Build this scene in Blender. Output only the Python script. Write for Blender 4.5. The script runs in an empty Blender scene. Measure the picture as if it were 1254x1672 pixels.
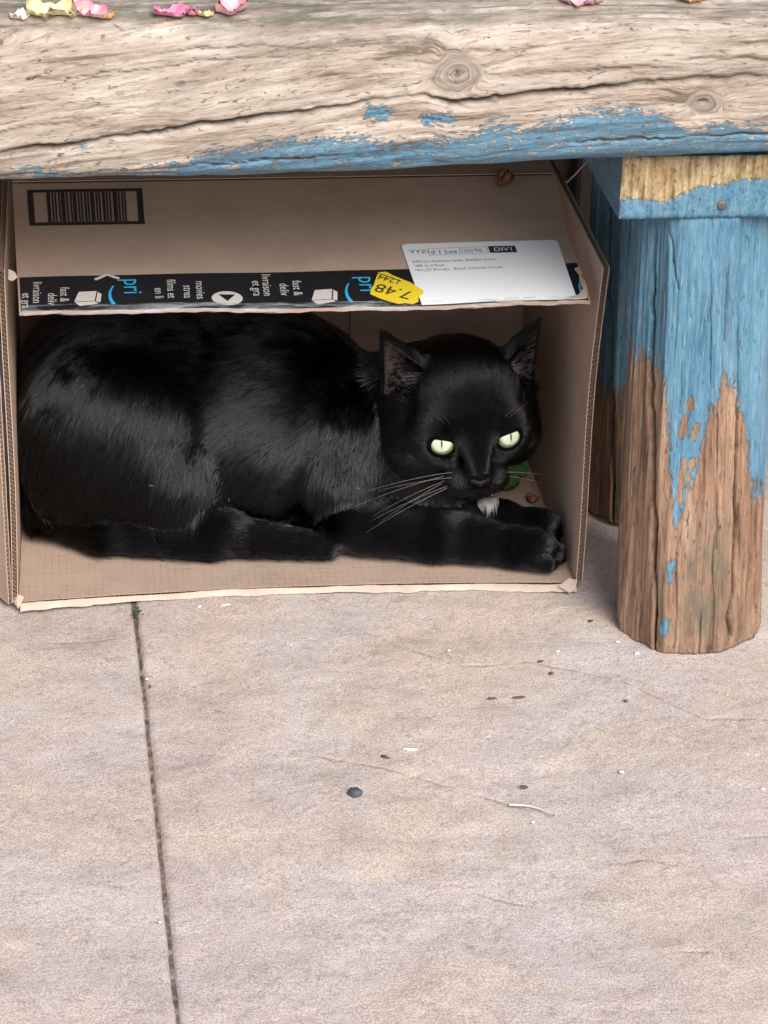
import bpy, bmesh, math, random
import numpy as np
from mathutils import Vector, Matrix
S = bpy.context.scene
COL = S.collection

# ------------------------------------------------------------------ camera
YAW, PITCH, ROLL = 0.12042782, 0.46497811, 0.02349477
cam = bpy.data.cameras.new('camera')
cam_o = bpy.data.objects.new('camera', cam); COL.objects.link(cam_o)
fw = Vector((math.sin(YAW)*math.cos(PITCH), math.cos(YAW)*math.cos(PITCH), -math.sin(PITCH)))
r0 = Vector((math.cos(YAW), -math.sin(YAW), 0)); u0 = r0.cross(fw)
rt = math.cos(ROLL)*r0 + math.sin(ROLL)*u0; up = -math.sin(ROLL)*r0 + math.cos(ROLL)*u0
cam_o.matrix_world = Matrix(((rt.x, up.x, -fw.x, 0.07214094), (rt.y, up.y, -fw.y, -1.53178779), (rt.z, up.z, -fw.z, 0.84089809), (0, 0, 0, 1)))
cam.sensor_fit = 'VERTICAL'; cam.sensor_height = 24.0; cam.lens = 24.0*4000/1672
cam.clip_start = 0.02; cam.clip_end = 500
S.camera = cam_o

# ------------------------------------------------------------------ light: bright overcast daylight
world = bpy.data.worlds.new('World'); S.world = world; world.use_nodes = True
wn = world.node_tree
sky = wn.nodes.new('ShaderNodeTexSky'); sky.sky_type = 'NISHITA'; sky.sun_disc = False
SUN_EL, SUN_AZ = math.radians(41), math.radians(162)      # azimuth clockwise from +Y
sky.sun_elevation = SUN_EL; sky.sun_rotation = SUN_AZ
sky.air_density = 1.0; sky.dust_density = 3.0; sky.ozone_density = 1.0
wn.links.new(sky.outputs[0], wn.nodes['Background'].inputs[0])
wn.nodes['Background'].inputs[1].default_value = 0.10
sun = bpy.data.lights.new('sun', 'SUN'); sun.energy = 2.5; sun.angle = math.radians(34); sun.color = (1, .975, .945)
sun_o = bpy.data.objects.new('sun', sun); COL.objects.link(sun_o)
sd = Vector((math.sin(SUN_AZ)*math.cos(SUN_EL), math.cos(SUN_AZ)*math.cos(SUN_EL), math.sin(SUN_EL)))
sun_o.rotation_euler = sd.to_track_quat('Z', 'Y').to_euler()
S.view_settings.view_transform = 'Standard'; S.view_settings.look = 'None'
S.view_settings.exposure = 0.67; S.view_settings.gamma = 1.0
S.render.engine = 'CYCLES'
try:
    S.cycles.use_denoising = True
    S.cycles.max_bounces = 7; S.cycles.diffuse_bounces = 4; S.cycles.glossy_bounces = 2; S.cycles.transmission_bounces = 3; S.cycles.transparent_max_bounces = 6
    S.cycles_curves.shape = 'RIBBONS'
except Exception: pass

rng = np.random.default_rng(7); random.seed(7)

# ------------------------------------------------------------------ helpers
def tag(o, label=None, cat=None, group=None, kind=None):
    for k, v in (('label', label), ('category', cat), ('group', group), ('kind', kind)):
        if v: o[k] = v
    return o
def link(o, parent=None):
    COL.objects.link(o)
    if parent is not None: o.parent = parent
    return o
def empty(name, loc=(0, 0, 0)):
    o = bpy.data.objects.new(name, None); o.location = loc; o.empty_display_size = .02
    return link(o)
def mesh_obj(name, V, F, mats, parent=None, smooth=True, mi=None, attrs=None):
    me = bpy.data.meshes.new(name); me.from_pydata([tuple(v) for v in V], [], [tuple(int(i) for i in f) for f in F])
    for m in (mats if isinstance(mats, (list, tuple)) else [mats]): me.materials.append(m)
    if smooth: me.polygons.foreach_set('use_smooth', [True]*len(me.polygons))
    if mi is not None: me.polygons.foreach_set('material_index', np.asarray(mi, dtype=np.int32))
    for k, a in (attrs or {}).items():
        at = me.attributes.new(k, 'FLOAT', 'POINT'); at.data.foreach_set('value', np.asarray(a, dtype=np.float32).ravel())
    me.update()
    return link(bpy.data.objects.new(name, me), parent)
def rel(o):      # keep the world place of a child built in world coordinates under a parent that was moved
    if o.parent is not None: o.matrix_parent_inverse = Matrix.Translation(-o.parent.location)
    return o
def grid_faces(nu, nv, cu=False, cv=False, off=0):
    a = np.arange(nu*nv).reshape(nu, nv)
    if cu: a = np.vstack([a, a[:1]])
    if cv: a = np.hstack([a, a[:, :1]])
    return (np.stack([a[:-1, :-1], a[1:, :-1], a[1:, 1:], a[:-1, 1:]], -1).reshape(-1, 4) + off).tolist()
def vnoise(p, seed=0):           # smooth value noise on an (n,3) array, -1..1
    p = np.asarray(p, dtype=np.float64); i = np.floor(p).astype(np.int64); f = p - i; f = f*f*(3-2*f)
    def h(ix, iy, iz):
        n = (ix*374761393 + iy*668265263 + iz*2147483647 + seed*974634777) & 0xffffffff
        n = ((n ^ (n >> 13))*1274126177) & 0xffffffff
        return ((n ^ (n >> 16)) & 0xffff)/32767.5 - 1
    r = 0
    for a in (0, 1):
        for b in (0, 1):
            for c in (0, 1):
                w = (f[:, 0] if a else 1-f[:, 0])*(f[:, 1] if b else 1-f[:, 1])*(f[:, 2] if c else 1-f[:, 2])
                r = r + w*h(i[:, 0]+a, i[:, 1]+b, i[:, 2]+c)
    return r
def fbm(p, oct=4, seed=0):
    r = 0; a = 1; p = np.asarray(p, float)
    for k in range(oct): r = r + a*vnoise(p, seed+k); p = p*2.03; a *= .5
    return r
def poly_dist(P, line):          # distance and parameter of (n,2) points to a polyline
    best = np.full(len(P), 1e9); bt = np.zeros(len(P)); L = len(line)-1
    for k in range(L):
        a = np.array(line[k], float); b = np.array(line[k+1], float); d = b-a
        t = np.clip(((P-a)@d)/max(d@d, 1e-12), 0, 1); q = np.linalg.norm(P-a-t[:, None]*d, axis=1)
        m = q < best; best[m] = q[m]; bt[m] = (k+t[m])/L
    return best, bt

class NT:                        # tiny node-tree writer
    def __init__(s, name):
        s.m = bpy.data.materials.new(name); s.m.use_nodes = True; s.t = s.m.node_tree
        s.b = s.t.nodes['Principled BSDF']
    def n(s, typ, ins=None, out=0, **props):
        nd = s.t.nodes.new('ShaderNode'+typ)
        for k, v in props.items(): setattr(nd, k, v)
        for k, v in (ins or {}).items(): s.set(nd.inputs[k], v)
        return nd.outputs[out]
    def set(s, sock, v):
        if isinstance(v, bpy.types.NodeSocket): s.t.links.new(v, sock)
        elif isinstance(v, (tuple, list)) and sock.type == 'RGBA' and len(v) == 3: sock.default_value = (*v, 1)
        else: sock.default_value = v
    def attr(s, name, out='Fac'): return s.t.nodes[s.n('Attribute', attribute_name=name).node.name].outputs[out]
    def obj(s): return s.n('TexCoord', out=3)
    def scale(s, v, sc): return s.n('VectorMath', {0: v, 1: sc}, operation='MULTIPLY')
    def noise(s, v, sc=1., det=4., rough=.55, dist=0.): return s.n('TexNoise', {'Vector': v, 'Scale': sc, 'Detail': det, 'Roughness': rough, 'Distortion': dist})
    def m_(s, op, a, b=None, c=None, clamp=False):
        d = {0: a}
        if b is not None: d[1] = b
        if c is not None: d[2] = c
        return s.n('Math', d, operation=op, use_clamp=clamp)
    def rng(s, v, a, b, c=0., d=1.): return s.n('MapRange', {0: v, 1: a, 2: b, 3: c, 4: d})
    def ramp(s, fac, stops):
        nd = s.t.nodes.new('ShaderNodeValToRGB'); s.set(nd.inputs[0], fac); e = nd.color_ramp.elements
        while len(e) < len(stops): e.new(.5)
        for q, (p, c) in zip(e, stops): q.position = p; q.color = (*c, 1)
        return nd.outputs[0]
    def mix(s, fac, a, b, blend='MIX'):
        nd = s.t.nodes.new('ShaderNodeMix'); nd.data_type = 'RGBA'; nd.blend_type = blend
        s.set(nd.inputs[0], fac); s.set(nd.inputs[6], a); s.set(nd.inputs[7], b); return nd.outputs[2]
    def bump(s, h, st=.5, dist=.001, normal=None):
        d = {'Height': h, 'Strength': st, 'Distance': dist}
        if normal is not None: d['Normal'] = normal
        return s.n('Bump', d)
    def done(s, col=None, rough=None, normal=None, **kw):
        if col is not None: s.set(s.b.inputs['Base Color'], col)
        if rough is not None: s.set(s.b.inputs['Roughness'], rough)
        if normal is not None: s.set(s.b.inputs['Normal'], normal)
        for k, v in kw.items(): s.set(s.b.inputs[k.replace('_', ' ')], v)
        return s.m

# ------------------------------------------------------------------ materials
def mat_stone():
    t = NT('sandstone'); co = t.n('NewGeometry', out=0)
    wv = t.n('VectorMath', {0: co, 1: t.scale(t.n('TexNoise', {'Vector': co, 'Scale': 9., 'Detail': 3.}, out=1), (.05, .05, 0))}, operation='ADD')
    big = t.noise(t.scale(wv, (7.5, 7.5, 1.)), 1., 6., .62, .5); grey = t.noise(wv, 6.5, 5., .62, .3)
    tan = t.noise(t.scale(wv, (9., 9., 1.)), 1., 5., .65, .6)
    layer = t.noise(t.scale(wv, (15., 20., 1.)), 1., 6., .68, .7)
    fine = t.noise(co, 850., 2., .6); mid = t.noise(co, 170., 4., .7); blot = t.noise(wv, 34., 5., .68, .4)
    c = t.ramp(big, [(.30, (.36, .25, .205)), (.42, (.46, .345, .295)), (.54, (.53, .42, .37)), (.68, (.58, .475, .425))])
    c = t.mix(t.rng(grey, .47, .64, 0, .6), c, (.465, .435, .435))
    c = t.mix(t.rng(tan, .48, .60, 0, .8), c, (.535, .395, .29))
    c = t.mix(t.rng(blot, .49, .68, 0, .6), c, (.33, .245, .205))
    c = t.mix(t.rng(blot, .46, .30, 0, .35), c, (.62, .54, .49))
    spots = t.noise(t.scale(wv, (44., 70., 1.)), 1., 4., .72, .3)
    c = t.mix(t.rng(spots, .60, .70, 0, .7), c, (.19, .14, .115))
    c = t.mix(t.rng(mid, .32, .7, 0, .35), c, (.62, .55, .50))
    c = t.mix(t.rng(mid, .46, .30, 0, .45), c, (.22, .17, .15))
    c = t.mix(t.rng(fine, .38, .62, 0, 1.), t.mix(.38, c, (.19, .15, .13)), t.mix(.26, c, (.85, .8, .77)))
    vd = t.m_('ADD', t.attr('vein'), t.m_('MULTIPLY', t.m_('SUBTRACT', t.noise(co, 75., 4., .65), .5), 7.))
    brk = t.m_('MULTIPLY', t.attr('vfade'), t.rng(t.noise(co, 42., 3., .6), .36, .58))
    ln = t.m_('MULTIPLY', t.rng(t.m_('ABSOLUTE', vd), 2.4, .0), brk)
    c = t.mix(t.m_('MULTIPLY', ln, .30), c, (.20, .145, .12))
    h = t.m_('ADD', t.m_('MULTIPLY', layer, .55), t.m_('ADD', t.m_('MULTIPLY', mid, .4), t.m_('MULTIPLY', fine, .16)))
    h = t.m_('SUBTRACT', t.m_('ADD', h, t.m_('MULTIPLY', blot, .4)), t.m_('MULTIPLY', ln, .3))
    return t.done(c, .82, t.bump(h, .7, .0028), Specular_IOR_Level=.3)
def mat_soil():
    t = NT('joint_grit'); co = t.n('NewGeometry', out=0); a = t.noise(co, 160., 4.)
    c = t.ramp(a, [(.3, (.06, .043, .035)), (.5, (.15, .115, .095)), (.7, (.34, .28, .24))])
    return t.done(c, .95, t.bump(a, .8, .003))
def mat_wood(name, stops, dark, blue=True, amp=.9, ls=2.):
    t = NT(name)
    ga, gc, gd = t.attr('ga'), t.attr('gc'), t.attr('gd')
    v = t.n('CombineXYZ', {0: ga, 1: gc, 2: gd})
    w1 = t.noise(t.scale(v, (4.*ls, 95., 30.)), 1., 7., .66, .45)
    w2 = t.noise(t.scale(v, (26.*ls, 560., 80.)), 1., 5., .7, .35)
    fl = t.noise(t.scale(v, (55.*ls, 420., 90.)), 1., 3., .6, .6); pt = t.noise(t.scale(v, (7.*ls, 40., 20.)), 1., 4., .6)
    w3 = t.noise(t.scale(v, (9., 22., 12.)), 1., 4., .6, .3)
    f = t.m_('ADD', t.m_('MULTIPLY', w1, .75), t.m_('MULTIPLY', w2, .25))
    c = t.ramp(f, stops)
    c = t.mix(t.rng(w3, .48, .72, 0, .55), c, dark)
    c = t.mix(t.rng(w2, .42, .30, 0, .75), c, tuple(x*.35 for x in dark))
    c = t.mix(t.rng(w1, .42, .35, 0, .65), c, tuple(x*.45 for x in dark))
    c = t.mix(t.m_('MULTIPLY', t.rng(fl, .60, .68), t.rng(pt, .4, .6, .35, .95)), c, tuple(x*.4 for x in dark))
    c = t.mix(t.rng(fl, .40, .30, 0, .35), c, stops[-1][1])
    c = t.mix(t.m_('MULTIPLY', t.attr('crack'), .92), c, (.010, .006, .004))  # near-black lining, also painting in the shade deep inside the cracks
    kn = t.attr('knot'); c = t.mix(t.m_('MULTIPLY', kn, t.rng(w1, .3, .6, .9, .35)), c, tuple(x*.55 for x in dark))
    gr = t.attr('grime_and_shade'); gn = t.noise(t.scale(v, (40., 120., 60.)), 1., 5., .7, .3)
    gm = t.m_('MULTIPLY', gr, t.rng(gn, .36, .62), clamp=True)  # dirt mask; on the rear leg and beam sides it carries painted shade
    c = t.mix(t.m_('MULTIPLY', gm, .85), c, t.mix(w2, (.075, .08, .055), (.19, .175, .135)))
    h = t.m_('SUBTRACT', t.m_('ADD', t.m_('MULTIPLY', w1, .5), t.m_('MULTIPLY', w2, 1.1)), t.rng(fl, .58, .70, 0, .25))
    rough = .78
    if blue:
        p = t.attr('paint')
        n1 = t.noise(t.scale(v, (30.*ls, 330., 90.)), 1., 6., .72, .6); n2 = t.noise(t.scale(v, (85.*ls, 460., 200.)), 1., 4., .68, .6)
        q = t.m_('ADD', p, t.m_('MULTIPLY', t.m_('SUBTRACT', n1, .5), 4.6*amp)); q = t.m_('ADD', q, t.m_('MULTIPLY', t.m_('SUBTRACT', n2, .5), 4.2*amp))
        mk = t.rng(q, -.06, .10)
        pc = t.ramp(t.m_('ADD', t.m_('MULTIPLY', n1, .5), t.m_('MULTIPLY', w1, .5)), [(.32, (.03, .095, .17)), (.44, (.075, .19, .29)), (.56, (.12, .265, .37)), (.7, (.24, .36, .43))])
        wear = t.rng(t.noise(t.scale(v, (40.*ls, 700., 120.)), 1., 5., .72, .4), .55, .68, 0, .7)
        pc = t.mix(wear, pc, (.31, .38, .42)); pc = t.mix(t.rng(pt, .5, .66, 0, .5), pc, (.14, .22, .28)); pc = t.mix(t.m_('MULTIPLY', t.rng(fl, .60, .68), .6), pc, (.04, .075, .11))
        edge = t.m_('MULTIPLY', t.rng(q, -.35, -.02), t.rng(q, .1, -.02), clamp=True)
        c = t.mix(t.m_('MULTIPLY', edge, .35), c, tuple(x*.4 for x in dark))
        mk = t.m_('MULTIPLY', mk, t.rng(t.attr('crack'), .35, .75, 1., .0)); c = t.mix(mk, c, pc); h = t.m_('ADD', h, t.m_('MULTIPLY', mk, 1.5))
        rough = t.rng(mk, 0, 1, .8, .52)
    return t.done(c, rough, t.bump(h, .75, .0016), Specular_IOR_Level=.35)
def mat_card(name, base, dark, grid=False):
    t = NT(name); co = t.obj()
    a = t.noise(co, 1400., 2., .6); b = t.noise(co, 22., 4., .6); f = t.noise(t.scale(co, (60., 420., 420.)), 1., 3.)
    c = t.mix(t.rng(b, .3, .7, 0, 1.), tuple(x*.92 for x in base), tuple(min(1, x*1.06) for x in base))
    c = t.mix(t.rng(a, .52, .72, 0, .4), c, dark); c = t.mix(t.rng(a, .44, .28, 0, .25), c, tuple(min(1, x*1.5) for x in base))
    c = t.mix(t.rng(f, .6, .75, 0, .18), c, dark)
    cr = t.m_('ABSOLUTE', t.m_('SUBTRACT', t.noise(t.scale(co, (11., 9., 14.)), 1., 3., .5, .8), .5)); cl = t.m_('MULTIPLY', t.rng(cr, .006, 0.), t.rng(t.noise(co, 16., 2.), .52, .64))
    sm = t.noise(co, 9., 4., .6); c = t.mix(t.rng(sm, .54, .72, 0, .35), c, tuple(x*.8 for x in dark)); c = t.mix(t.m_('MULTIPLY', cl, .16), c, tuple(min(1, x*1.5) for x in base))
    h = t.m_('SUBTRACT', t.m_('ADD', t.m_('MULTIPLY', a, .4), t.m_('MULTIPLY', b, 3.5)), t.m_('MULTIPLY', cl, .35))
    if grid:
        sx = t.n('SeparateXYZ', {0: co}); sp = sx.node
        def line(o, per, w):
            q = t.m_('FRACT', t.m_('DIVIDE', t.m_('ADD', sp.outputs[o], t.m_('MULTIPLY', b, .002)), per)); return t.rng(t.m_('ABSOLUTE', t.m_('SUBTRACT', q, .5)), w, w*.4)
        g = t.m_('MAXIMUM', line(0, .0052, .09), line(1, .0066, .08))
        g = t.m_('MULTIPLY', g, t.rng(t.noise(co, 60., 3.), .35, .6))
        c = t.mix(t.m_('MULTIPLY', g, .17), c, tuple(x*.5 for x in dark)); h = t.m_('SUBTRACT', h, t.m_('MULTIPLY', g, .4))
    return t.done(c, .85, t.bump(h, .5, .0010), Specular_IOR_Level=.25)
def mat_plain(name, col, rough=.6, var=.12, sc=300., bump=.2, **kw):
    t = NT(name); co = t.obj(); a = t.noise(co, sc, 3.)
    c = t.mix(a, tuple(x*(1-var) for x in col), tuple(min(1, x*(1+var)) for x in col))
    return t.done(c, rough, t.bump(a, bump, .0006), **kw)
def mat_petal(name, c0, c1):
    t = NT(name); co = t.obj(); a = t.noise(co, 130., 4., .6, .3)
    c = t.mix(t.rng(a, .35, .65), c0, c1)
    return t.done(c, .55, t.bump(a, .4, .0008), Subsurface_Weight=.25, Subsurface_Radius=(.003, .002, .002), Subsurface_Scale=.5)

M_stone = mat_stone(); M_soil = mat_soil()
M_seat = mat_wood('weathered_seat_wood', [(.34, (.17, .125, .095)), (.45, (.37, .295, .235)), (.54, (.51, .43, .36)), (.66, (.65, .595, .525))], (.25, .195, .155), amp=1.0, ls=2.6)
M_leg = mat_wood('peeling_leg_wood', [(.34, (.085, .04, .022)), (.45, (.25, .145, .092)), (.56, (.37, .235, .157)), (.68, (.50, .385, .295))], (.17, .10, .06), amp=.8, ls=1.8)
M_end = mat_wood('sawn_end_grain', [(.32, (.17, .10, .045)), (.45, (.38, .27, .145)), (.56, (.53, .41, .24)), (.68, (.70, .61, .44))], (.36, .22, .10), amp=.7, ls=7.)
M_card = mat_card('cardboard', (.47, .345, .27), (.30, .21, .16))
M_cardin = mat_card('cardboard_floor', (.41, .305, .238), (.26, .185, .14), grid=True)
M_flute = mat_plain('corrugated_flute', (.33, .22, .155), .9)
M_torn = mat_plain('torn_paper', (.52, .42, .345), .9, .3, 60., .6)
M_tape = mat_plain('black_tape', (.012, .014, .018), .26, .3, 38., 1., Coat_Weight=.3, Coat_Roughness=.15)
M_tapew = mat_plain('tape_white_print', (.62, .58, .55), .4, .1)
M_tapeb = mat_plain('tape_blue_print', (.045, .42, .72), .4, .05)
M_black = mat_plain('black_print', (.018, .017, .017), .7, .4, 500.)
M_label = mat_plain('label_paper', (.88, .90, .92), .45, .03)
M_ink = mat_plain('grey_ink', (.16, .19, .25), .6, .15)
M_navy = mat_plain('dark_ink', (.015, .025, .06), .6, .1)
M_yel = mat_plain('yellow_sticker', (.82, .62, .03), .5, .05)
M_film = NT('clear_film').done((.75, .8, .84), .18, Alpha=.55)

# ------------------------------------------------------------------ ground and paving
gs = 120.
V = [(-gs, -gs, -.0045), (gs, -gs, -.0045), (gs, gs, -.0045), (-gs, gs, -.0045)]
ground = tag(mesh_obj('ground', V, [(0, 1, 2, 3)], M_soil, smooth=False), 'gritty soil bed under the paving', None, None, 'structure')
patio = tag(empty('patio'), 'pink grey sandstone slab paving in front of the bench', None, None, 'structure')
ANG = 0.030; ca, sa = math.cos(ANG), math.sin(ANG)
def interp(L, x): return np.interp(x, [a for a, b in L], [b for a, b in L])
SEAMS = [[(257, -69), (303, -103), (346, -100), (374, -113), (401, -126), (415, -139), (431, -160), (451, -183), (493, -186), (560, -190)], [(194, -208), (224, -222), (246, -234), (267, -248), (296, -264), (317, -278)], [(296, -158), (325, -156), (354, -150)],
         [(261, -353), (284, -369), (297, -378)], [(370, -429), (394, -430)], [(440, -320), (459, -319)], [(25, -48), (63, -46)], [(351, -341), (382, -338), (395, -344)]]
def slab(ix, iy, fine):
    w, d = .60, .90; gap = .0017
    x0, x1 = ix*w+gap/2, (ix+1)*w-gap/2; y0, y1 = -.63+iy*d+gap/2, -.63+(iy+1)*d-gap/2
    n = 260 if fine else 14; m = 390 if fine else 20
    xs = np.linspace(x0, x1, n); ys = np.linspace(y0, y1, m)
    ee = .004
    xs[1], xs[-2] = x0+ee*.4, x1-ee*.4; ys[1], ys[-2] = y0+ee*.4, y1-ee*.4
    X, Y = np.meshgrid(xs, ys, indexing='ij'); P = np.stack([X.ravel(), Y.ravel(), np.full(X.size, ix*3.7+iy)], 1)
    lay = fbm(P*[12, 15, 1]+[0, 0, 5], 4, 3); z = .0010*lay + .0008*fbm(P*[28, 32, 1], 3, 9)
    st = fbm(P*[4.5, 6, 1], 4, 21); z += .0009*np.tanh(st*6)     # shallow riven ledges
    z = z-.0012
    e = np.minimum(np.minimum(P[:, 0]-x0, x1-P[:, 0]), np.minimum(P[:, 1]-y0, y1-P[:, 1]))
    chip = .5+.5*vnoise(P*[60, 60, 1], 4)
    z -= np.where(e < .0005, .0012+.0016*chip, 0) + .0014*np.clip(1-e/(.0035*(.4+chip)), 0, 1)**2
    jx = np.where((P[:, 0]-x0 < .0003), .0004*fbm(P*[1, 110, 1], 3, 8), 0) + np.where((x1-P[:, 0] < .0003), .0004*fbm(P*[1, 110, 1], 3, 9), 0)
    px = P[:, 0]+jx; py = P[:, 1]
    Vt = np.stack([px, py, z], 1)
    wx = .0805+px*ca-(py-.01)*sa; wy = .01+px*sa+(py-.01)*ca; vein = np.full(len(px), 40.); vfade = np.zeros(len(px))
    for L in SEAMS if fine else []:
        f = wy*1000-interp(L, wx*1000); lo_, hi_ = L[0][0], L[-1][0]; fd = np.clip(np.minimum(wx*1000-lo_, hi_-wx*1000)/6+1, 0, 1); mk = (np.abs(f) < np.abs(vein)) & (fd > 0); vein = np.where(mk, f, vein); vfade = np.where(mk, fd, vfade)
    z -= .0007*vfade*np.clip(1-np.abs(vein)/4, 0, 1)
    b = np.concatenate([np.arange(m), np.arange(1, n)*m+m-1, (n-1)*m+np.arange(m-2, -1, -1), np.arange(n-2, 0, -1)*m])
    low = Vt[b].copy(); low[:, 2] = -.035
    F = grid_faces(n, m); k = len(b); o = n*m
    F += [(int(b[i]), int(b[(i+1) % k]), o+(i+1) % k, o+i) for i in range(k)]
    VV = np.vstack([Vt, low]); ox, oy = .0805, .01                # turn about a point of the visible joint
    R = np.stack([ox+VV[:, 0]*ca+(VV[:, 1]-oy)*sa*-1, oy+VV[:, 0]*sa+(VV[:, 1]-oy)*ca, VV[:, 2]], 1)
    ex = np.full(k, 40.); return mesh_obj('paving_slab', R, F, M_stone, patio, attrs=dict(vein=np.r_[vein, ex], vfade=np.r_[vfade, ex*0]))
slab(0, 0, True); slab(-1, 0, True)
for ix in range(-3, 4):
    for iy in range(-3, 3):
        if (ix, iy) not in ((0, 0), (-1, 0)): slab(ix, iy, False)

# ------------------------------------------------------------------ timber fence behind the bench (deep in shade)
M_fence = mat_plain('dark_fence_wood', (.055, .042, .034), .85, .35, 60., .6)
fence = tag(empty('fence', (.2, .47, 0)), 'dark upright board fence in the shade behind the bench', 'fence')
for i in range(14):
    x = -.75+i*.145; w = .080; zt = 1.05+.01*math.sin(i*2.3); j = .0115*(-1)**i
    bm = bmesh.new(); bmesh.ops.create_cube(bm, size=1)
    for v in bm.verts: v.co = Vector((x+v.co.x*w*2, .48+j+v.co.y*.02, .012+(v.co.z+.5)*zt))
    bmesh.ops.bevel(bm, geom=bm.edges[:], offset=.003, segments=1, affect='EDGES')
    me = bpy.data.meshes.new('board'); bm.to_mesh(me); bm.free(); me.materials.append(M_fence)
    rel(link(bpy.data.objects.new('board', me), fence))
for z in (.25, .85):
    bm = bmesh.new(); bmesh.ops.create_cube(bm, size=1)
    for v in bm.verts: v.co = Vector((.19+v.co.x*2.05, .512+v.co.y*.035, z+v.co.z*.07))
    me = bpy.data.meshes.new('rail'); bm.to_mesh(me); bm.free(); me.materials.append(M_fence)
    rel(link(bpy.data.objects.new('rail', me), fence))

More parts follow.
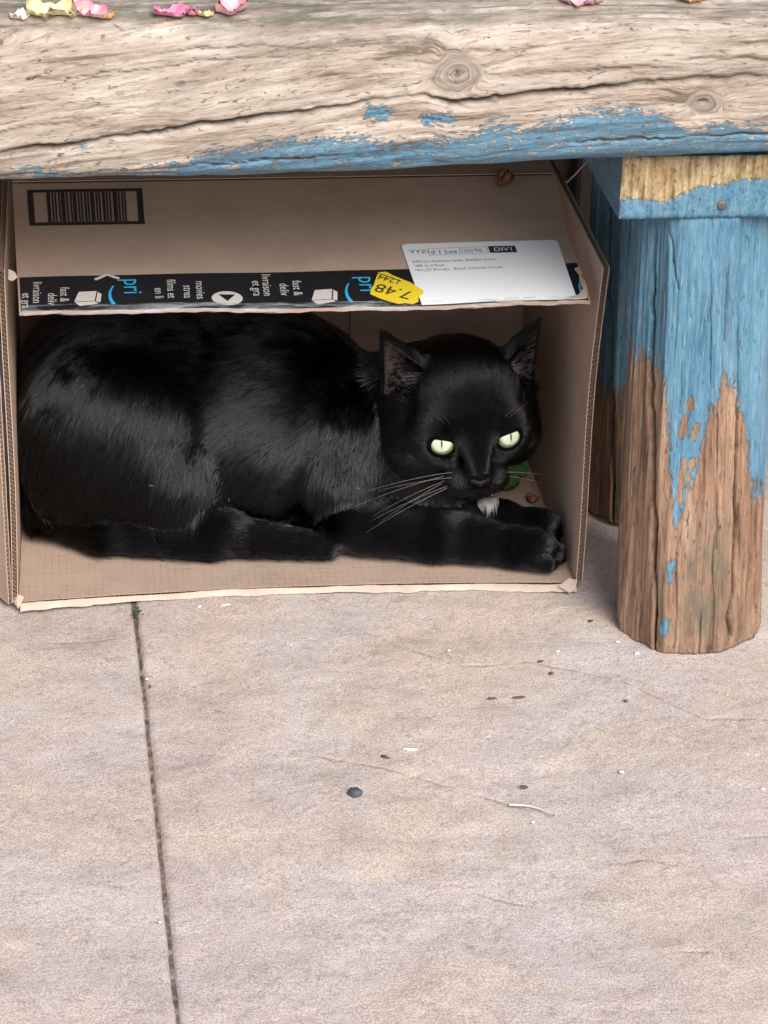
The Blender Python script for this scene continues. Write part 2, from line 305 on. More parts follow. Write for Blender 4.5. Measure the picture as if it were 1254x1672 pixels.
# ------------------------------------------------------------------ bench
bench = tag(empty('bench', (.2, .05, 0)), 'rustic timber bench with peeling blue paint standing over the box', 'bench')
mm = lambda L: [(a/1000, b/1000) for a, b in L]
C1 = mm([(-40, 368), (8.3, 374.7), (62.7, 382.3), (117.3, 389.4), (164.7, 395.9), (212.3, 402.9), (241.7, 405.5), (263.8, 407.1), (276.8, 403.9), (293.5, 404.1), (308.3, 406.5), (326.9, 407.4), (367.8, 410.7), (405.1, 414.8), (470.7, 417.1), (560, 419)])
def interp(L, x): return np.interp(x, [a for a, b in L], [b for a, b in L])
def build_seat():
    xs = np.concatenate([np.linspace(-.85, -.05, 40), np.linspace(-.046, .55, 560), np.linspace(.56, .80, 14)])
    # cross-section from the back of the underside round the front to the back of the top
    prof = [(.26, .357), (.10, .3565), (-.075, .357), (-.088, .3545), (-.106, .3535), (-.1185, .361), (-.1235, .375), (-.125, .39), (-.1265, .408), (-.125, .425), (-.1215, .438), (-.1155, .447), (-.106, .4525), (-.09, .4555), (-.05, .457), (.05, .4575), (.235, .457), (.262, .452), (.268, .43), (.268, .38)]
    pr = np.array(prof); seg = np.r_[0, np.cumsum(np.linalg.norm(np.diff(pr, axis=0), axis=1))]
    s0 = seg[2]
    ss = np.concatenate([np.linspace(0, s0, 8)[:-1], np.linspace(s0, seg[14], 190), np.linspace(seg[14], seg[-1], 16)[1:]])
    # Catmull-style smoothing by dense interpolation and averaging
    dd = np.linspace(0, seg[-1], 3000); yy = np.interp(dd, seg, pr[:, 0]); zz = np.interp(dd, seg, pr[:, 1])
    ker = np.hanning(41); ker /= ker.sum(); pad = 20
    yy = np.convolve(np.pad(yy, pad, 'edge'), ker, 'valid'); zz = np.convolve(np.pad(zz, pad, 'edge'), ker, 'valid')
    y = np.interp(ss, dd, yy); z = np.interp(ss, dd, zz)
    ny = -np.gradient(z); nz = np.gradient(y); ln = np.hypot(ny, nz); ny, nz = ny/ln, nz/ln
    if ny[len(ss)//3] > 0: ny, nz = -ny, -nz
    nx, ns = len(xs), len(ss)
    X = np.repeat(xs, ns); Yv = np.tile(y, nx); Z = np.tile(z, nx); NY = np.tile(ny, nx); NZ = np.tile(nz, nx); SS = np.tile(ss, nx)
    # underside rises to the right, hand-hewn unevenness
    low = np.clip((.405-Z)/.05, 0, 1)
    Z = Z + low*interp(mm([(-900, -2), (0, -1.5), (120, -.5), (240, 2.0), (340, 7), (475, 8.5), (900, 8)]), X)
    P2 = np.stack([X, Z], 1); front = (NY < .2) & (Yv < 0)
    P3 = np.stack([X, SS, np.zeros_like(X)], 1)
    # grain coordinate follows the long crack, bends round the knots
    g = SS*1.0 - (interp(C1, X)-.40)*np.clip((.47-Z)/.03, .35, 1)*1.0 + .0025*vnoise(P3*[9, 14, 1], 5) + .0012*vnoise(P3*[25, 60, 1], 6)
    knot = np.zeros_like(X)
    disp = .0016*fbm(P3*[6, 25, 1], 4, 11) + .0007*vnoise(np.stack([X*20, g*400, X*0], 1), 12)
    crack = np.zeros_like(X)
    for kx, kz, kr in ((.280, .4208, .0085), (.4307, .4012, .0062)):
        i = np.argmin((np.tile(z, 1)-kz)**2 + np.where(ny < 0, 0, 1)); ks = ss[i]
        r = np.hypot((X-kx)/1.3, SS-ks); r = r*(1+.22*vnoise(np.stack([X*90, SS*90, X*0], 1), 13)+.10*vnoise(np.stack([X*260, SS*260, X*0], 1), 14)); w = np.exp(-(r/kr)**4)
        g = g + np.sign(SS-ks+1e-6)*.007*np.exp(-(r/(kr*2.0))**2)*(1-w)
        w = w*.24; g = g*(1-w) + (r*1.15+.0035*vnoise(np.stack([X*110, SS*110, X*0], 1), 3))*w
        knot = np.maximum(knot, np.exp(-(r/(kr*1.0))**3)*.45 + np.exp(-(r/.0028)**2)*.7)
        disp += .0004*np.exp(-(r/(kr*1.6))**2) - .0028*np.exp(-(r/.0022)**2)
    for line, wd, dp in ((C1, .0015, .0085), (mm([(0, 387), (9, 388.7), (45.1, 394.9), (88.5, 400), (117.6, 411.6)]), .0007, .003),
                         (mm([(-40, 356), (14.7, 358.4), (94.8, 361.5), (153.6, 366.5), (235, 374.5)]), .0008, .003), (mm([(347.3, 376.5), (390.4, 377.5), (474.2, 381), (540, 381)]), .0008, .003),
                         (mm([(286.8, 435), (310, 434), (329.3, 434.5)]), .0009, .002), (mm([(413.6, 427.2), (440, 428.4), (469.7, 427.4), (520, 428)]), .0009, .003),
                         (mm([(273.5, 421.5), (277, 420.6), (280, 420.5), (284, 422.3), (286.5, 422.6)]), .0006, .003), (mm([(280.5, 424), (280, 420.5), (279.2, 415.5)]), .0005, .0025), (mm([(426.5, 401.4), (430.7, 401), (434, 402.2)]), .0006, .0025), (mm([(296, 419), (330, 419.5), (375, 423), (420, 424)]), .0006, .0018), (mm([(90, 434), (150, 438), (210, 437)]), .0006, .0016), (mm([(20, 420), (80, 424), (140, 431), (200, 432)]), .0006, .0015)):
        wob = np.stack([X, Z], 1); wob[:, 1] += .0011*vnoise(np.stack([X*70, X*0, X*0], 1), 31)+.0006*vnoise(np.stack([X*260, X*0, X*0], 1), 32)
        d, t = poly_dist(wob, line); vary = .55+.45*vnoise(np.stack([X*28, X*0, X*0+dp*999], 1), 33)
        end = np.clip(np.minimum(t, 1-t)*8, .15, 1)
        crack = np.maximum(crack, np.where(front, end*np.clip(vary+.25, .35, 1)*np.exp(-(d/(wd*(.55+.55*vary)))**2), 0))
        disp -= np.where(front, dp*vary*end*np.exp(-(d/(wd*(.6+.6*vary)))**2), 0)
    zb = interp(mm([(-900, 361), (0, 360), (7.6, 363), (40.6, 369.7), (51.1, 360.7), (116.9, 364.5), (131.6, 372.1), (161, 376.2), (186.8, 381.6), (212.6, 382.3), (242.4, 375.8), (287, 379.9), (301.6, 389.5), (316.8, 385.5), (331.8, 386.4), (357.5, 395.6), (391.4, 395.9), (414.7, 387.9), (426.5, 381.9), (449, 387.4), (473.8, 384), (900, 384)]), X)
    paint = np.clip((zb-Z)/.009, -2.5, .5)
    d, t = poly_dist(P2, mm([(229, 398), (236, 397)])); paint = np.maximum(paint, .9-d/.004)
    d, t = poly_dist(P2, mm([(262, 393.5), (277, 393)])); paint = np.maximum(paint, .8-d/.004)
    d, t = poly_dist(P2, mm([(48, 382), (60, 379)])); paint = np.maximum(paint, .5-d/.004)
    leftfade = np.clip((.115-X)/.05, 0, 1); paint = paint - leftfade*.55
    paint = np.where(Yv > .1, -2, paint)
    grime_and_shade = np.clip((SS-np.interp(.4435, z[(ss > s0) & (ss < seg[13])], ss[(ss > s0) & (ss < seg[13])]))/.009, 0, 1)*(.75+.5*vnoise(P3*[6, 20, 1], 41)) + .55*np.clip((X-.33)/.1, 0, 1)*np.clip(1-np.abs(Z-.440)/.012, 0, 1)
    grime_and_shade = np.clip(grime_and_shade, 0, 1) + .35*np.clip(vnoise(P3*[5, 18, 1], 44), 0, 1)
    Vt = np.stack([X, Yv+NY*disp, Z+NZ*disp], 1)
    F = grid_faces(nx, ns, cv=True); F = [f[::-1] for f in F]
    F += [tuple(range(ns)), tuple(range((nx-1)*ns, nx*ns))[::-1]]
    return mesh_obj('seat', Vt, F, M_seat, bench, attrs=dict(ga=X, gc=g, gd=SS*.2, paint=paint, knot=np.clip(knot, 0, 1), grime_and_shade=grime_and_shade, crack=crack))
rel(build_seat())
def build_leg(rear=False):
    base = np.array([(.4165, -.0610), (.436, -.0990), (.4784, -.1015), (.5150, -.0790), (.5195, -.035), (.500, .002), (.450, .002), (.4235, -.018)])
    P = base
    P = np.stack([.90*P+.10*np.roll(P, -1, 0), .10*P+.90*np.roll(P, -1, 0)], 1).reshape(-1, 2)
    Q = np.vstack([P, P[:1]]); seg = np.r_[0, np.cumsum(np.linalg.norm(np.diff(Q, axis=0), axis=1))]
    nu = 620; s = np.linspace(0, seg[-1], nu, endpoint=False); bx = np.interp(s, seg, Q[:, 0]); by = np.interp(s, seg, Q[:, 1])
    c = np.array([.464, -.05]); tx = np.gradient(bx); ty = np.gradient(by); nxv, nyv = ty, -tx; l = np.hypot(nxv, nyv); nxv, nyv = nxv/l, nyv/l
    if ((np.stack([nxv, nyv], 1)*(np.stack([bx, by], 1)-c)).sum() < 0): nxv, nyv = -nxv, -nyv
    zs = np.concatenate([np.linspace(.0002, .004, 3), np.linspace(.0052, .312, 255), [.3162]])
    nz = len(zs)
    X = np.repeat(bx, nz); Y = np.repeat(by, nz); SX = np.repeat(s, nz); NX = np.repeat(nxv, nz); NY = np.repeat(nyv, nz); Z = np.tile(zs, nu)
    XW = X-.037*Z-.45*Z*(X-.4675)                                              # the post leans a little
    taper = 1-.45*Z
    P2 = np.stack([XW, Z], 1); front = NY < -.25
    g = SX + .002*vnoise(np.stack([SX*30, Z*8, Z*0], 1), 5) + .0008*vnoise(np.stack([SX*120, Z*20, Z*0], 1), 6)
    disp = .0012*fbm(np.stack([SX*60, Z*6, Z*0], 1), 3, 7) - .0025*np.clip(1-Z/.008, 0, 1)*(.5+.5*vnoise(np.stack([SX*80, Z*0, Z*0], 1), 8)) + .0005*vnoise(np.stack([g*500, Z*15, Z*0], 1), 9)
    knot = np.zeros_like(X); crack = np.zeros_like(X)
    for kx, kz, kr in ((.4945, .022, .007), (.456, .268, .006)):
        r = np.hypot(XW-kx, (Z-kz)/2.2); w = np.exp(-(r/kr)**4); g = g + np.where(front, np.sign(XW-kx)*.004*np.exp(-(r/(kr*2))**2), 0)
        knot = np.maximum(knot, np.where(front, .5*w, 0)); disp += np.where(front, .0012*w, 0)
    for line, wd, dp in ((mm([(419, 300.5), (420.4, 258.9), (421.5, 216.2), (428.3, 127.5), (435.8, 0)]), .0009, .009), (mm([(475.7, 299.4), (475.8, 240.6), (480, 192.9), (483.5, 143.8), (487.1, 79.5), (488.3, 41.7), (485.2, 27.4), (489.7, 10.3)]), .0009, .009),
                         (mm([(469.3, 89.4), (476.7, 1.2)]), .0006, .003), (mm([(464.4, 197.7), (473.1, 80)]), .0006, .003), (mm([(464.6, 33), (467.3, 0)]), .0006, .003), (mm([(444.9, 94.9), (449.2, 4.8)]), .0006, .002), (mm([(425.5, 308.6), (432.6, 267)]), .0006, .002),
                         (mm([(452, 300), (456, 240), (459, 200)]), .0005, .0018), (mm([(464, 290), (466, 230)]), .0005, .0018), (mm([(437, 250), (441, 180)]), .0005, .0015)):
        wob = P2.copy(); wob[:, 0] += .0007*vnoise(np.stack([Z*60, Z*0, Z*0], 1), 51)+.0003*vnoise(np.stack([Z*200, Z*0, Z*0], 1), 52)
        d, t = poly_dist(wob, line); vary = .7+.3*vnoise(np.stack([Z*30, Z*0+dp*777, Z*0], 1), 53); end = np.clip(np.minimum(t*4, 1), .25, 1)
        crack = np.maximum(crack, np.where(front, (1. if dp > .005 else .6)*end*np.exp(-(d/(wd*.8))**2), 0))
        disp -= np.where(front, dp*vary*end*np.exp(-(d/wd)**2), 0)
    LP = mm([(300, 110), (405, 112), (409.2, 130), (411.5, 205), (422.3, 214), (430.8, 194.3), (436.1, 145.3), (443.3, 99.6), (448.4, 104), (449.2, 131.4), (455.1, 135.7), (457.1, 162.6), (459.7, 180.3), (466, 193.3), (467.6, 206), (476.7, 197.4), (480.4, 188.5), (485.7, 175.1), (492, 150), (497, 117), (504.7, 113.6), (600, 110)])
    zb = interp(LP, XW)
    paint = np.clip((Z-zb)/.02, -2.2, 1.5)
    if rear: paint = -.2+np.clip((Z-.10-.03*vnoise(np.stack([SX*40, Z*4, Z*0], 1), 77))/.02, -2.2, 2.6)
    for a, b, r in () if rear else (((441.5, 58), (442.5, 70), .0035), ((440, 17), (441, 26), .003), ((407, 60), (409, 110), .003)):
        d, t = poly_dist(P2, mm([a, b])); paint = np.maximum(paint, np.where(front, .75-d/r, -3))
    for a, b in () if rear else (((443, 165), (444, 178)), ((451, 163), (452, 172)), ((444, 118), (446, 146)), ((451, 140), (452, 146)), ((447, 186), (447.6, 190))):
        d, t = poly_dist(P2, mm([a, b])); paint = np.where(front, np.minimum(paint, d/.0022-1.1), paint)
    grime_and_shade = np.clip(1-np.hypot((XW-.467)/.022, (Z-.06)/.06), 0, 1)*2.2 + .45*np.clip(1-Z/.05, 0, 1)*(.5+.5*vnoise(np.stack([SX*60, Z*20, Z*0], 1), 61)) + .7*np.clip(1-np.hypot((XW-.437)/.006, (Z-.045)/.05), 0, 1)
    if rear: grime_and_shade = grime_and_shade+.8*(.6+.4*vnoise(np.stack([SX*30, Z*10, Z*0], 1), 78))  # shade under the seat painted into the rear post's colour
    cx, cy = .4675, -.05
    Vt = np.stack([cx+(X-cx)*taper+NX*disp-.037*Z, cy+(Y-cy)*taper+NY*disp, Z], 1)
    F = grid_faces(nu, nz, cu=True)
    F += [tuple(i*nz for i in range(nu))[::-1], tuple(i*nz+nz-1 for i in range(nu))]
    o = mesh_obj('leg', Vt, F, M_leg, bench, attrs=dict(ga=Z, gc=g, gd=SX*.3, paint=paint, knot=knot, grime_and_shade=np.clip(grime_and_shade, 0, 1), crack=crack))
    if not rear: tag(o, 'front post with blue paint peeled off its lower half')
    return rel(o)
leg = build_leg(); leg_rear = build_leg(True)
leg_rear.matrix_parent_inverse = Matrix.Translation(-Vector(bench.location)+Vector((.009, .196, 0)))
def build_beam():
    x0, x1, y0, y1, z0, z1 = .3905, .532, -.0965, .255, .3168, .3575
    nx, nz, ny = 270, 74, 60
    ga, gc, gd, pa, gr, VV, FF = [], [], [], [], [], [], []
    def patch(P, G, C, D, PA, GR, nu, nv, flip):
        o = sum(len(v) for v in VV); VV.append(P); ga.append(G); gc.append(C); gd.append(D); pa.append(PA); gr.append(GR)
        f = grid_faces(nu, nv, off=o); FF.extend([q[::-1] for q in f] if flip else f)
    # front end-grain face: rough saw fibres standing upright
    xs = np.linspace(x0, x1, nx); zs = np.linspace(z0, z1, nz); X, Z = np.meshgrid(xs, zs, indexing='ij'); X = X.ravel(); Z = Z.ravel()
    zp = interp(mm([(380, 328), (392, 329.5), (398, 331), (410, 329), (420, 328), (428, 332), (440, 337.5), (455, 339), (468, 343), (480, 342), (600, 342)]), X)
    pnt = np.clip((zp-Z)/.0035, -2.4, 2.4)
    fib = vnoise(np.stack([X*520, Z*60, X*0], 1), 71)
    rough = np.where(pnt < 0, 1., .45)
    dy = -.0017*fib*rough - .0012*vnoise(np.stack([X*250, Z*110, X*0], 1), 72)*rough - .0012*np.clip(pnt, 0, .5)
    e = np.minimum(np.minimum(X-x0, x1-X), np.minimum(Z-z0, z1-Z)); dy += .0016*np.clip(1-e/.003, 0, 1)**2
    patch(np.stack([X, y0+dy, Z], 1), Z, X, Z*0, pnt, .35*np.clip(vnoise(np.stack([X*60, Z*60, X*0], 1), 73), 0, 1), nx, nz, True)
    # long faces
    ys = np.linspace(y0+.0014, y1, ny)
    for (a, b) in (((x0, z0), (x0, z1)), ((x0, z1), (x1, z1)), ((x1, z1), (x1, z0)), ((x1, z0), (x0, z0))):
        k = 14; t = np.linspace(0, 1, k); TX = a[0]+(b[0]-a[0])*t; TZ = a[1]+(b[1]-a[1])*t
        YY, T = np.meshgrid(ys, np.arange(k), indexing='ij'); YY = YY.ravel(); T = T.ravel()
        P = np.stack([TX[T], YY, TZ[T]], 1)
        patch(P, YY, TX[T]+TZ[T], T*.01, .35+0*YY, 1.+0*YY, ny, k, True)  # full mask: the seat's shade on these faces is painted in
    me_v = np.vstack(VV); o = mesh_obj('cross_beam', me_v, FF, M_end, bench, attrs=dict(ga=np.concatenate(ga), gc=np.concatenate(gc), gd=np.concatenate(gd), paint=np.concatenate(pa), knot=np.zeros(len(me_v)), crack=np.zeros(len(me_v)), grime_and_shade=np.concatenate(gr)))
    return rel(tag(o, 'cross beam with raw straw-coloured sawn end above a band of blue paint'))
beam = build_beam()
def dup(o, off):
    c = o.copy(); COL.objects.link(c); c.parent = bench; c.matrix_parent_inverse = Matrix.Translation(-Vector(bench.location)+Vector(off))
    if 'label' in c: del c['label']
    return c
dup(leg_rear, (-1.0, 0, 0)); dup(leg_rear, (-1.0, .196, 0)); dup(beam, (-1.0, 0, 0))
# nail head in the cross beam
bm = bmesh.new(); bmesh.ops.create_uvsphere(bm, u_segments=12, v_segments=6, radius=.0034)
for v in bm.verts: v.co = Vector((.4556+v.co.x, -.0978+v.co.y*.35, .3255+v.co.z))
me = bpy.data.meshes.new('nail_head'); bm.to_mesh(me); bm.free(); me.materials.append(mat_plain('rusty_nail', (.14, .13, .12), .5, .4, 400., .4, Metallic=.6))
rel(link(bpy.data.objects.new('nail_head', me), bench))

# ------------------------------------------------------------------ cardboard box
box = tag(empty('cardboard_box', (.2, .13, 0)), 'open brown cardboard box lying under the bench with black tape on its flap', 'box')
def panel(name, poly, thick, mat, axis='x', pos=0., bend=None, flute=True, per=.0036, wave_axis=1, n=60, label=None, jag=.0006):
    """corrugated board: two liners and a wavy sheet. poly = (a,b) quad corners [(a0,b0),(a1,b0),(a1,b1),(a0,b1)] on the two in-plane axes"""
    (A, B, C, D) = [np.array(p, float) for p in poly]
    V, F, MI = [], [], []
    def put(u, v, off):
        u = np.asarray(u); v = np.asarray(v)
        q = A[None]*((1-u)*(1-v))[:, None] + B[None]*(u*(1-v))[:, None] + C[None]*(u*v)[:, None] + D[None]*((1-u)*v)[:, None]
        w = pos+off
        if axis == 'x': return np.stack([w, q[:, 0], q[:, 1]], 1)
        if axis == 'y': return np.stack([q[:, 0], w, q[:, 1]], 1)
        return np.stack([q[:, 0], q[:, 1], w], 1)
    lt = .0006
    for o0, o1 in ((-thick/2, -thick/2+lt), (thick/2-lt, thick/2)):
        m = 36; uu, vv = np.meshgrid(np.linspace(0, 1, m), np.linspace(0, 1, n), indexing='ij'); uu = uu.ravel(); vv = vv.ravel()
        base = len(V) and sum(len(x) for x in V)
        ju = uu.copy(); edge = (uu < 1e-6)
        ju[edge] += np.abs(jag*vnoise(np.stack([vv[edge]*90, vv[edge]*0+o0*1e4, vv[edge]*0], 1), 5))/max(np.linalg.norm(B-A), 1e-6)
        a = put(ju, vv, np.full(len(uu), o0)); b = put(ju, vv, np.full(len(uu), o1))
        V.append(a); V.append(b); nn = m*n
        f0 = grid_faces(m, n, off=base); f1 = [q[::-1] for q in grid_faces(m, n, off=base+nn)]
        bd = np.concatenate([np.arange(n), np.arange(1, m)*n+n-1, (m-1)*n+np.arange(n-2, -1, -1), np.arange(m-2, 0, -1)*n]); k = len(bd)
        f2 = [(base+int(bd[i]), base+int(bd[(i+1) % k]), base+nn+int(bd[(i+1) % k]), base+nn+int(bd[i])) for i in range(k)]
        F += f0+f1+f2; MI += [0]*(len(f0)+len(f1)+len(f2))
    if flute:
        base = sum(len(x) for x in V); L = np.linalg.norm(D-A); k = int(L/per)*8; v = np.linspace(.002, .998, k); h = (thick/2-lt*1.2)*np.sin(np.arange(k)*math.pi/4)
        m = 4; us = np.linspace(.0012, .999, m)
        for u in us: V.append(put(np.full(k, u), v, h))
        f = grid_faces(m, k, off=base); F += f; MI += [1]*len(f)
    VV = np.vstack(V)
    if bend is not None: VV = bend(VV)
    return rel(mesh_obj(name, VV, F, [mat, M_flute], box, smooth=False, mi=MI))
TH = .0042
def bend_right(V):
    z = V[:, 2]; y = V[:, 1]; V[:, 0] += .006*(z/.25)**1.3*np.clip(1-y/.26, 0, 1) + .0014*np.sin(z*23+1)*np.clip(1-y/.2, 0, 1) - .001
    return V
def bend_left(V):
    z = V[:, 2]; y = V[:, 1]; V[:, 0] += .004*(z/.25)*np.clip(1-y/.26, 0, 1)+.0012*np.sin(z*19)*np.clip(1-y/.2, 0, 1)
    return V
def bow(x): return .0095*np.sin(np.pi*np.clip(x/.4, 0, 1))**.8
def bend_floor(V):
    V[:, 1] += bow(V[:, 0])*np.clip(1-V[:, 1]/.05, 0, 1); return V
panel('floor_panel', [(-.0003, .0), (-.0003, .262), (.3975, .262), (.3975, .0)], TH, M_cardin, 'z', .0028, bend_floor)
# vertical walls: first in-plane axis = depth (cut front edge at u = 0), second = height
panel('side_wall', [(-.001, .0052), (.258, .0052), (.258, .262), (.0, .2475)], TH+.0006, M_card, 'x', .4, bend_right, per=.0034)
panel('side_wall', [(-.001, .0052), (.258, .0052), (.258, .262), (.0, .2545)], TH, M_card, 'x', -.003, bend_left, per=.0034)
panel('back_wall', [(-.0045, .0052), (.4000, .0052), (.4000, .262), (-.0045, .262)], TH, M_card, 'y', .2605, flute=False)
panel('inner_flap', [(.258, .012), (.392, .012), (.392, .2), (.258, .2)], TH*.7, M_card, 'y', .2555, flute=False)
# side flap folded back along the outside of the left wall
def bend_sf(V):
    t = V[:, 1].copy(); z = V[:, 2]; a = math.radians(33)
    off = V[:, 0]
    return np.stack([-.0060 - t*math.sin(a) + off*math.cos(a), .0005+t*math.cos(a)+off*math.sin(a), z+.002*np.sin(t*40)], 1)
panel('side_flap', [(.0, .003), (.125, .003), (.125, .246), (.0, .2505)], TH*.8, M_card, 'x', .0, bend_sf)
# top: level panel at the back, sagging flap in front of the crease
FA = Vector((0, .15, .262)); FD = Vector((0, -.15, -.0395)).normalized(); FN = FD.cross(Vector((1, 0, 0))).normalized(); FL = .1548
def fp(u, t, h=0.): return np.array((u, FA.y+FD.y*t+FN.y*h, FA.z+FD.z*t+FN.z*h))
def flap_h(u, t):          # gentle sag and edge waviness of the flap
    return -.0022*np.sin(np.pi*np.clip(t, 0, FL)/FL)*(1+.2*np.sin(u*9)) + .0014*np.sin(u*17+.5)*(t/FL)**2 + .0005*np.sin(u*61)*(t/FL)**3
def lay(u, t, h=0.):       # points lying on the flap
    u = np.asarray(u, float); t = np.asarray(t, float); hh = flap_h(u, t)+h
    return np.stack([u, FA.y+FD.y*t+FN.y*hh, FA.z+FD.z*t+FN.z*hh], -1)
def sheet(name, U, T, h, thick, mat, parent, nu, nv, do_rel=True):
    a = lay(U, T, h+thick).reshape(-1, 3); b = lay(U, T, h).reshape(-1, 3); n = nu*nv
    bd = np.concatenate([np.arange(nv), np.arange(1, nu)*nv+nv-1, (nu-1)*nv+np.arange(nv-2, -1, -1), np.arange(nu-2, 0, -1)*nv]); k = len(bd)
    F = grid_faces(nu, nv)+[q[::-1] for q in grid_faces(nu, nv, off=n)]+[(int(bd[i]), int(bd[(i+1) % k]), n+int(bd[(i+1) % k]), n+int(bd[i])) for i in range(k)]
    o = mesh_obj(name, np.vstack([a, b]), F, mat, parent, smooth=False)
    return rel(o) if do_rel else o
def left_edge(t): return .0035+.0065*np.clip(t/FL, 0, 1)
def right_edge(t): return .3945+.0012*np.clip(t/FL, 0, 1)+.001*np.sin(t*60)
nu, nv = 90, 40
a, b = np.meshgrid(np.linspace(0, 1, nu), np.linspace(0, 1, nv), indexing='ij')
Tm = b*(FL+.0006*np.sin(a*70)+.0004*np.sin(a*171)); Um = left_edge(Tm)+(right_edge(Tm)-left_edge(Tm))*a
flap = sheet('top_flap', Um, Tm, -.0024, .0024, M_card, box, nu, nv)
panel('top_panel', [(.0035, .151), (.3945, .151), (.3945, .259), (.0035, .259)], .0036, M_card, 'z', .2615, flute=False)
# black printed tape along the free edge
t0 = .1105
Tt = t0+b*(FL-t0-.0008)+.0035*(1-b)*(.5-a)*1.2; Ut = left_edge(Tt)+.0015+(right_edge(Tt)-left_edge(Tt)-.003)*a
tape = sheet('tape', Ut, Tt, .0002, .0003, M_tape, box, nu, nv)
# ragged clear film and torn paper hanging on the cut edge
U = np.linspace(.012, .392, 260); row = []
n1 = np.abs(fbm(np.stack([U*45, U*0, U*0], 1), 4, 91)); n2 = fbm(np.stack([U*120, U*0, U*0], 1), 3, 92)
r0_ = lay(U, np.full_like(U, FL-.0070)+.0008*n2, .0008); r1_ = lay(U, np.full_like(U, FL-.002), .0016+.0006*n2); r2_ = lay(U, np.full_like(U, FL+.0008)+.0005*n2, .0005); r3_ = lay(U, np.full_like(U, FL+.0012), -.0010-.0012*n1)
Vf = np.stack([r0_, r1_, r2_, r3_], 1).reshape(-1, 3)
M_filmw = NT('tape_film_edge'); nz_ = M_filmw.noise(M_filmw.scale(M_filmw.obj(), (30., 160., 160.)), 1., 4., .6, .5)
M_filmw = M_filmw.done((.62, .66, .70), .12, M_filmw.bump(nz_, .6, .001), Alpha=M_filmw.rng(nz_, .42, .62, .0, .42))
rel(mesh_obj('film_edge', Vf, grid_faces(len(U), 4), M_filmw, box))

def lettering(txt, size, u, t, rot, mat, parent, h=.0009, name='lettering', sx=1.):
    """rot: angle of the writing direction on the flap, 0 = towards +u (upright), -90 = running down the slope"""
    cu = bpy.data.curves.new(name, 'FONT'); cu.body = txt; cu.size = size; cu.resolution_u = 3
    tmp = bpy.data.objects.new(name, cu); COL.objects.link(tmp)
    dg = bpy.context.evaluated_depsgraph_get(); me = bpy.data.meshes.new_from_object(tmp.evaluated_get(dg)); bpy.data.objects.remove(tmp); bpy.data.curves.remove(cu)
    n = len(me.vertices); c = np.zeros(n*3, dtype=np.float32); me.vertices.foreach_get('co', c); c = c.reshape(-1, 3)
    a = math.radians(rot); X = c[:, 0]*sx; Y = c[:, 1]
    U = u+X*math.cos(a)-Y*math.sin(a); Tt = t-(X*math.sin(a)+Y*math.cos(a))
    me.vertices.foreach_set('co', lay(U, Tt, h).astype(np.float32).ravel()); me.update(); me.name = name
    me.materials.clear(); me.materials.append(mat)
    return rel(link(bpy.data.objects.new(name, me), parent))
def shape(name, pts, mat, parent, h=.0008):          # flat printed polygon in (u,t)
    p = np.array(pts, float); V = lay(p[:, 0], p[:, 1], h)
    return rel(mesh_obj(name, V, [tuple(range(len(p)))], mat, parent, smooth=False))
def strip(name, cl, w, mat, parent, h=.0008):
    c = np.array(cl, float); d = np.gradient(c, axis=0); d /= np.linalg.norm(d, axis=1)[:, None]; nrm = np.stack([-d[:, 1], d[:, 0]], 1); w = np.broadcast_to(np.asarray(w), (len(c),))[:, None]/2
    a = c+nrm*w; b = c-nrm*w; V = lay(np.r_[a[:, 0], b[:, 0]], np.r_[a[:, 1], b[:, 1]], h); n = len(c)
    return rel(mesh_obj(name, V, [(i, i+1, n+i+1, n+i) for i in range(n-1)], mat, parent, smooth=False))
def prime_mark(u, tt, letters):
    th = np.linspace(-.75, .75, 16); strip('smile_mark', [(u+.004-.006*math.cos(x*1.2)*1.2, tt+.016+.0165*math.sin(x)) for x in th], .0009+.0019*np.clip((th+.75)/1.5, 0, 1), M_tapeb, tape)
    lettering(letters, .0185, u+.0065, tt-.0035, -90, M_tapeb, tape, sx=.92)
def box_icon(u, tt):
    shape('box_icon', [(u-.0045, tt), (u+.0075, tt-.001), (u+.006, tt+.011), (u-.0075, tt+.0118)], M_tapew, tape)
    shape('box_icon', [(u+.0082, tt), (u+.0108, tt+.003), (u+.0098, tt+.013), (u+.0068, tt+.0118)], M_tapew, tape, .00085)
    shape('box_icon', [(u-.0072, tt+.0125), (u+.0064, tt+.0118), (u+.0085, tt+.0145), (u-.004, tt+.0175)], M_tapew, tape, .0009)
for u, tt, s in ((.0118, .1325, 'et gra'), (.0190, .1190, 'livraison'), (.0290, .1335, 'deliv'), (.0372, .1265, 'fast &'), (.1005, .1290, 'en li'), (.1090, .1190, 'films et'), (.1200, .1265, 'strea'), (.1285, .1215, 'movies'),
               (.1670, .1210, 'et gra'), (.1740, .1130, 'livraison'), (.1855, .1245, 'deliv'), (.1945, .1215, 'fast &')):
    lettering(s, .0088, u, tt, -90, M_tapew, tape, sx=.9)
box_icon(.0540, .1325); box_icon(.2135, .1335)
prime_mark(.0735, .1205, 'pri'); prime_mark(.2335, .1215, 'pri')
th = np.linspace(0, 2*math.pi, 28); shape('play_icon', [(.149+.0105*math.cos(x), .1425+.0085*math.sin(x)) for x in th[:-1]], M_tapew, tape)
shape('play_icon', [(.1435, .1385), (.1545, .1385), (.149, .1465)], M_tape, tape, .0012)
strip('chevron_mark', [(.0605, .1175), (.0640, .1150), (.0680, .1118), (.0688, .1116), (.0697, .1118), (.0735, .1145), (.0770, .1165)], .0026, M_tapew, tape)
th = np.linspace(-.6, .5, 10); strip('smile_mark', [(.3965-.0055*math.cos(x), .1415+.014*math.sin(x)) for x in th], .0016, M_tapeb, tape)
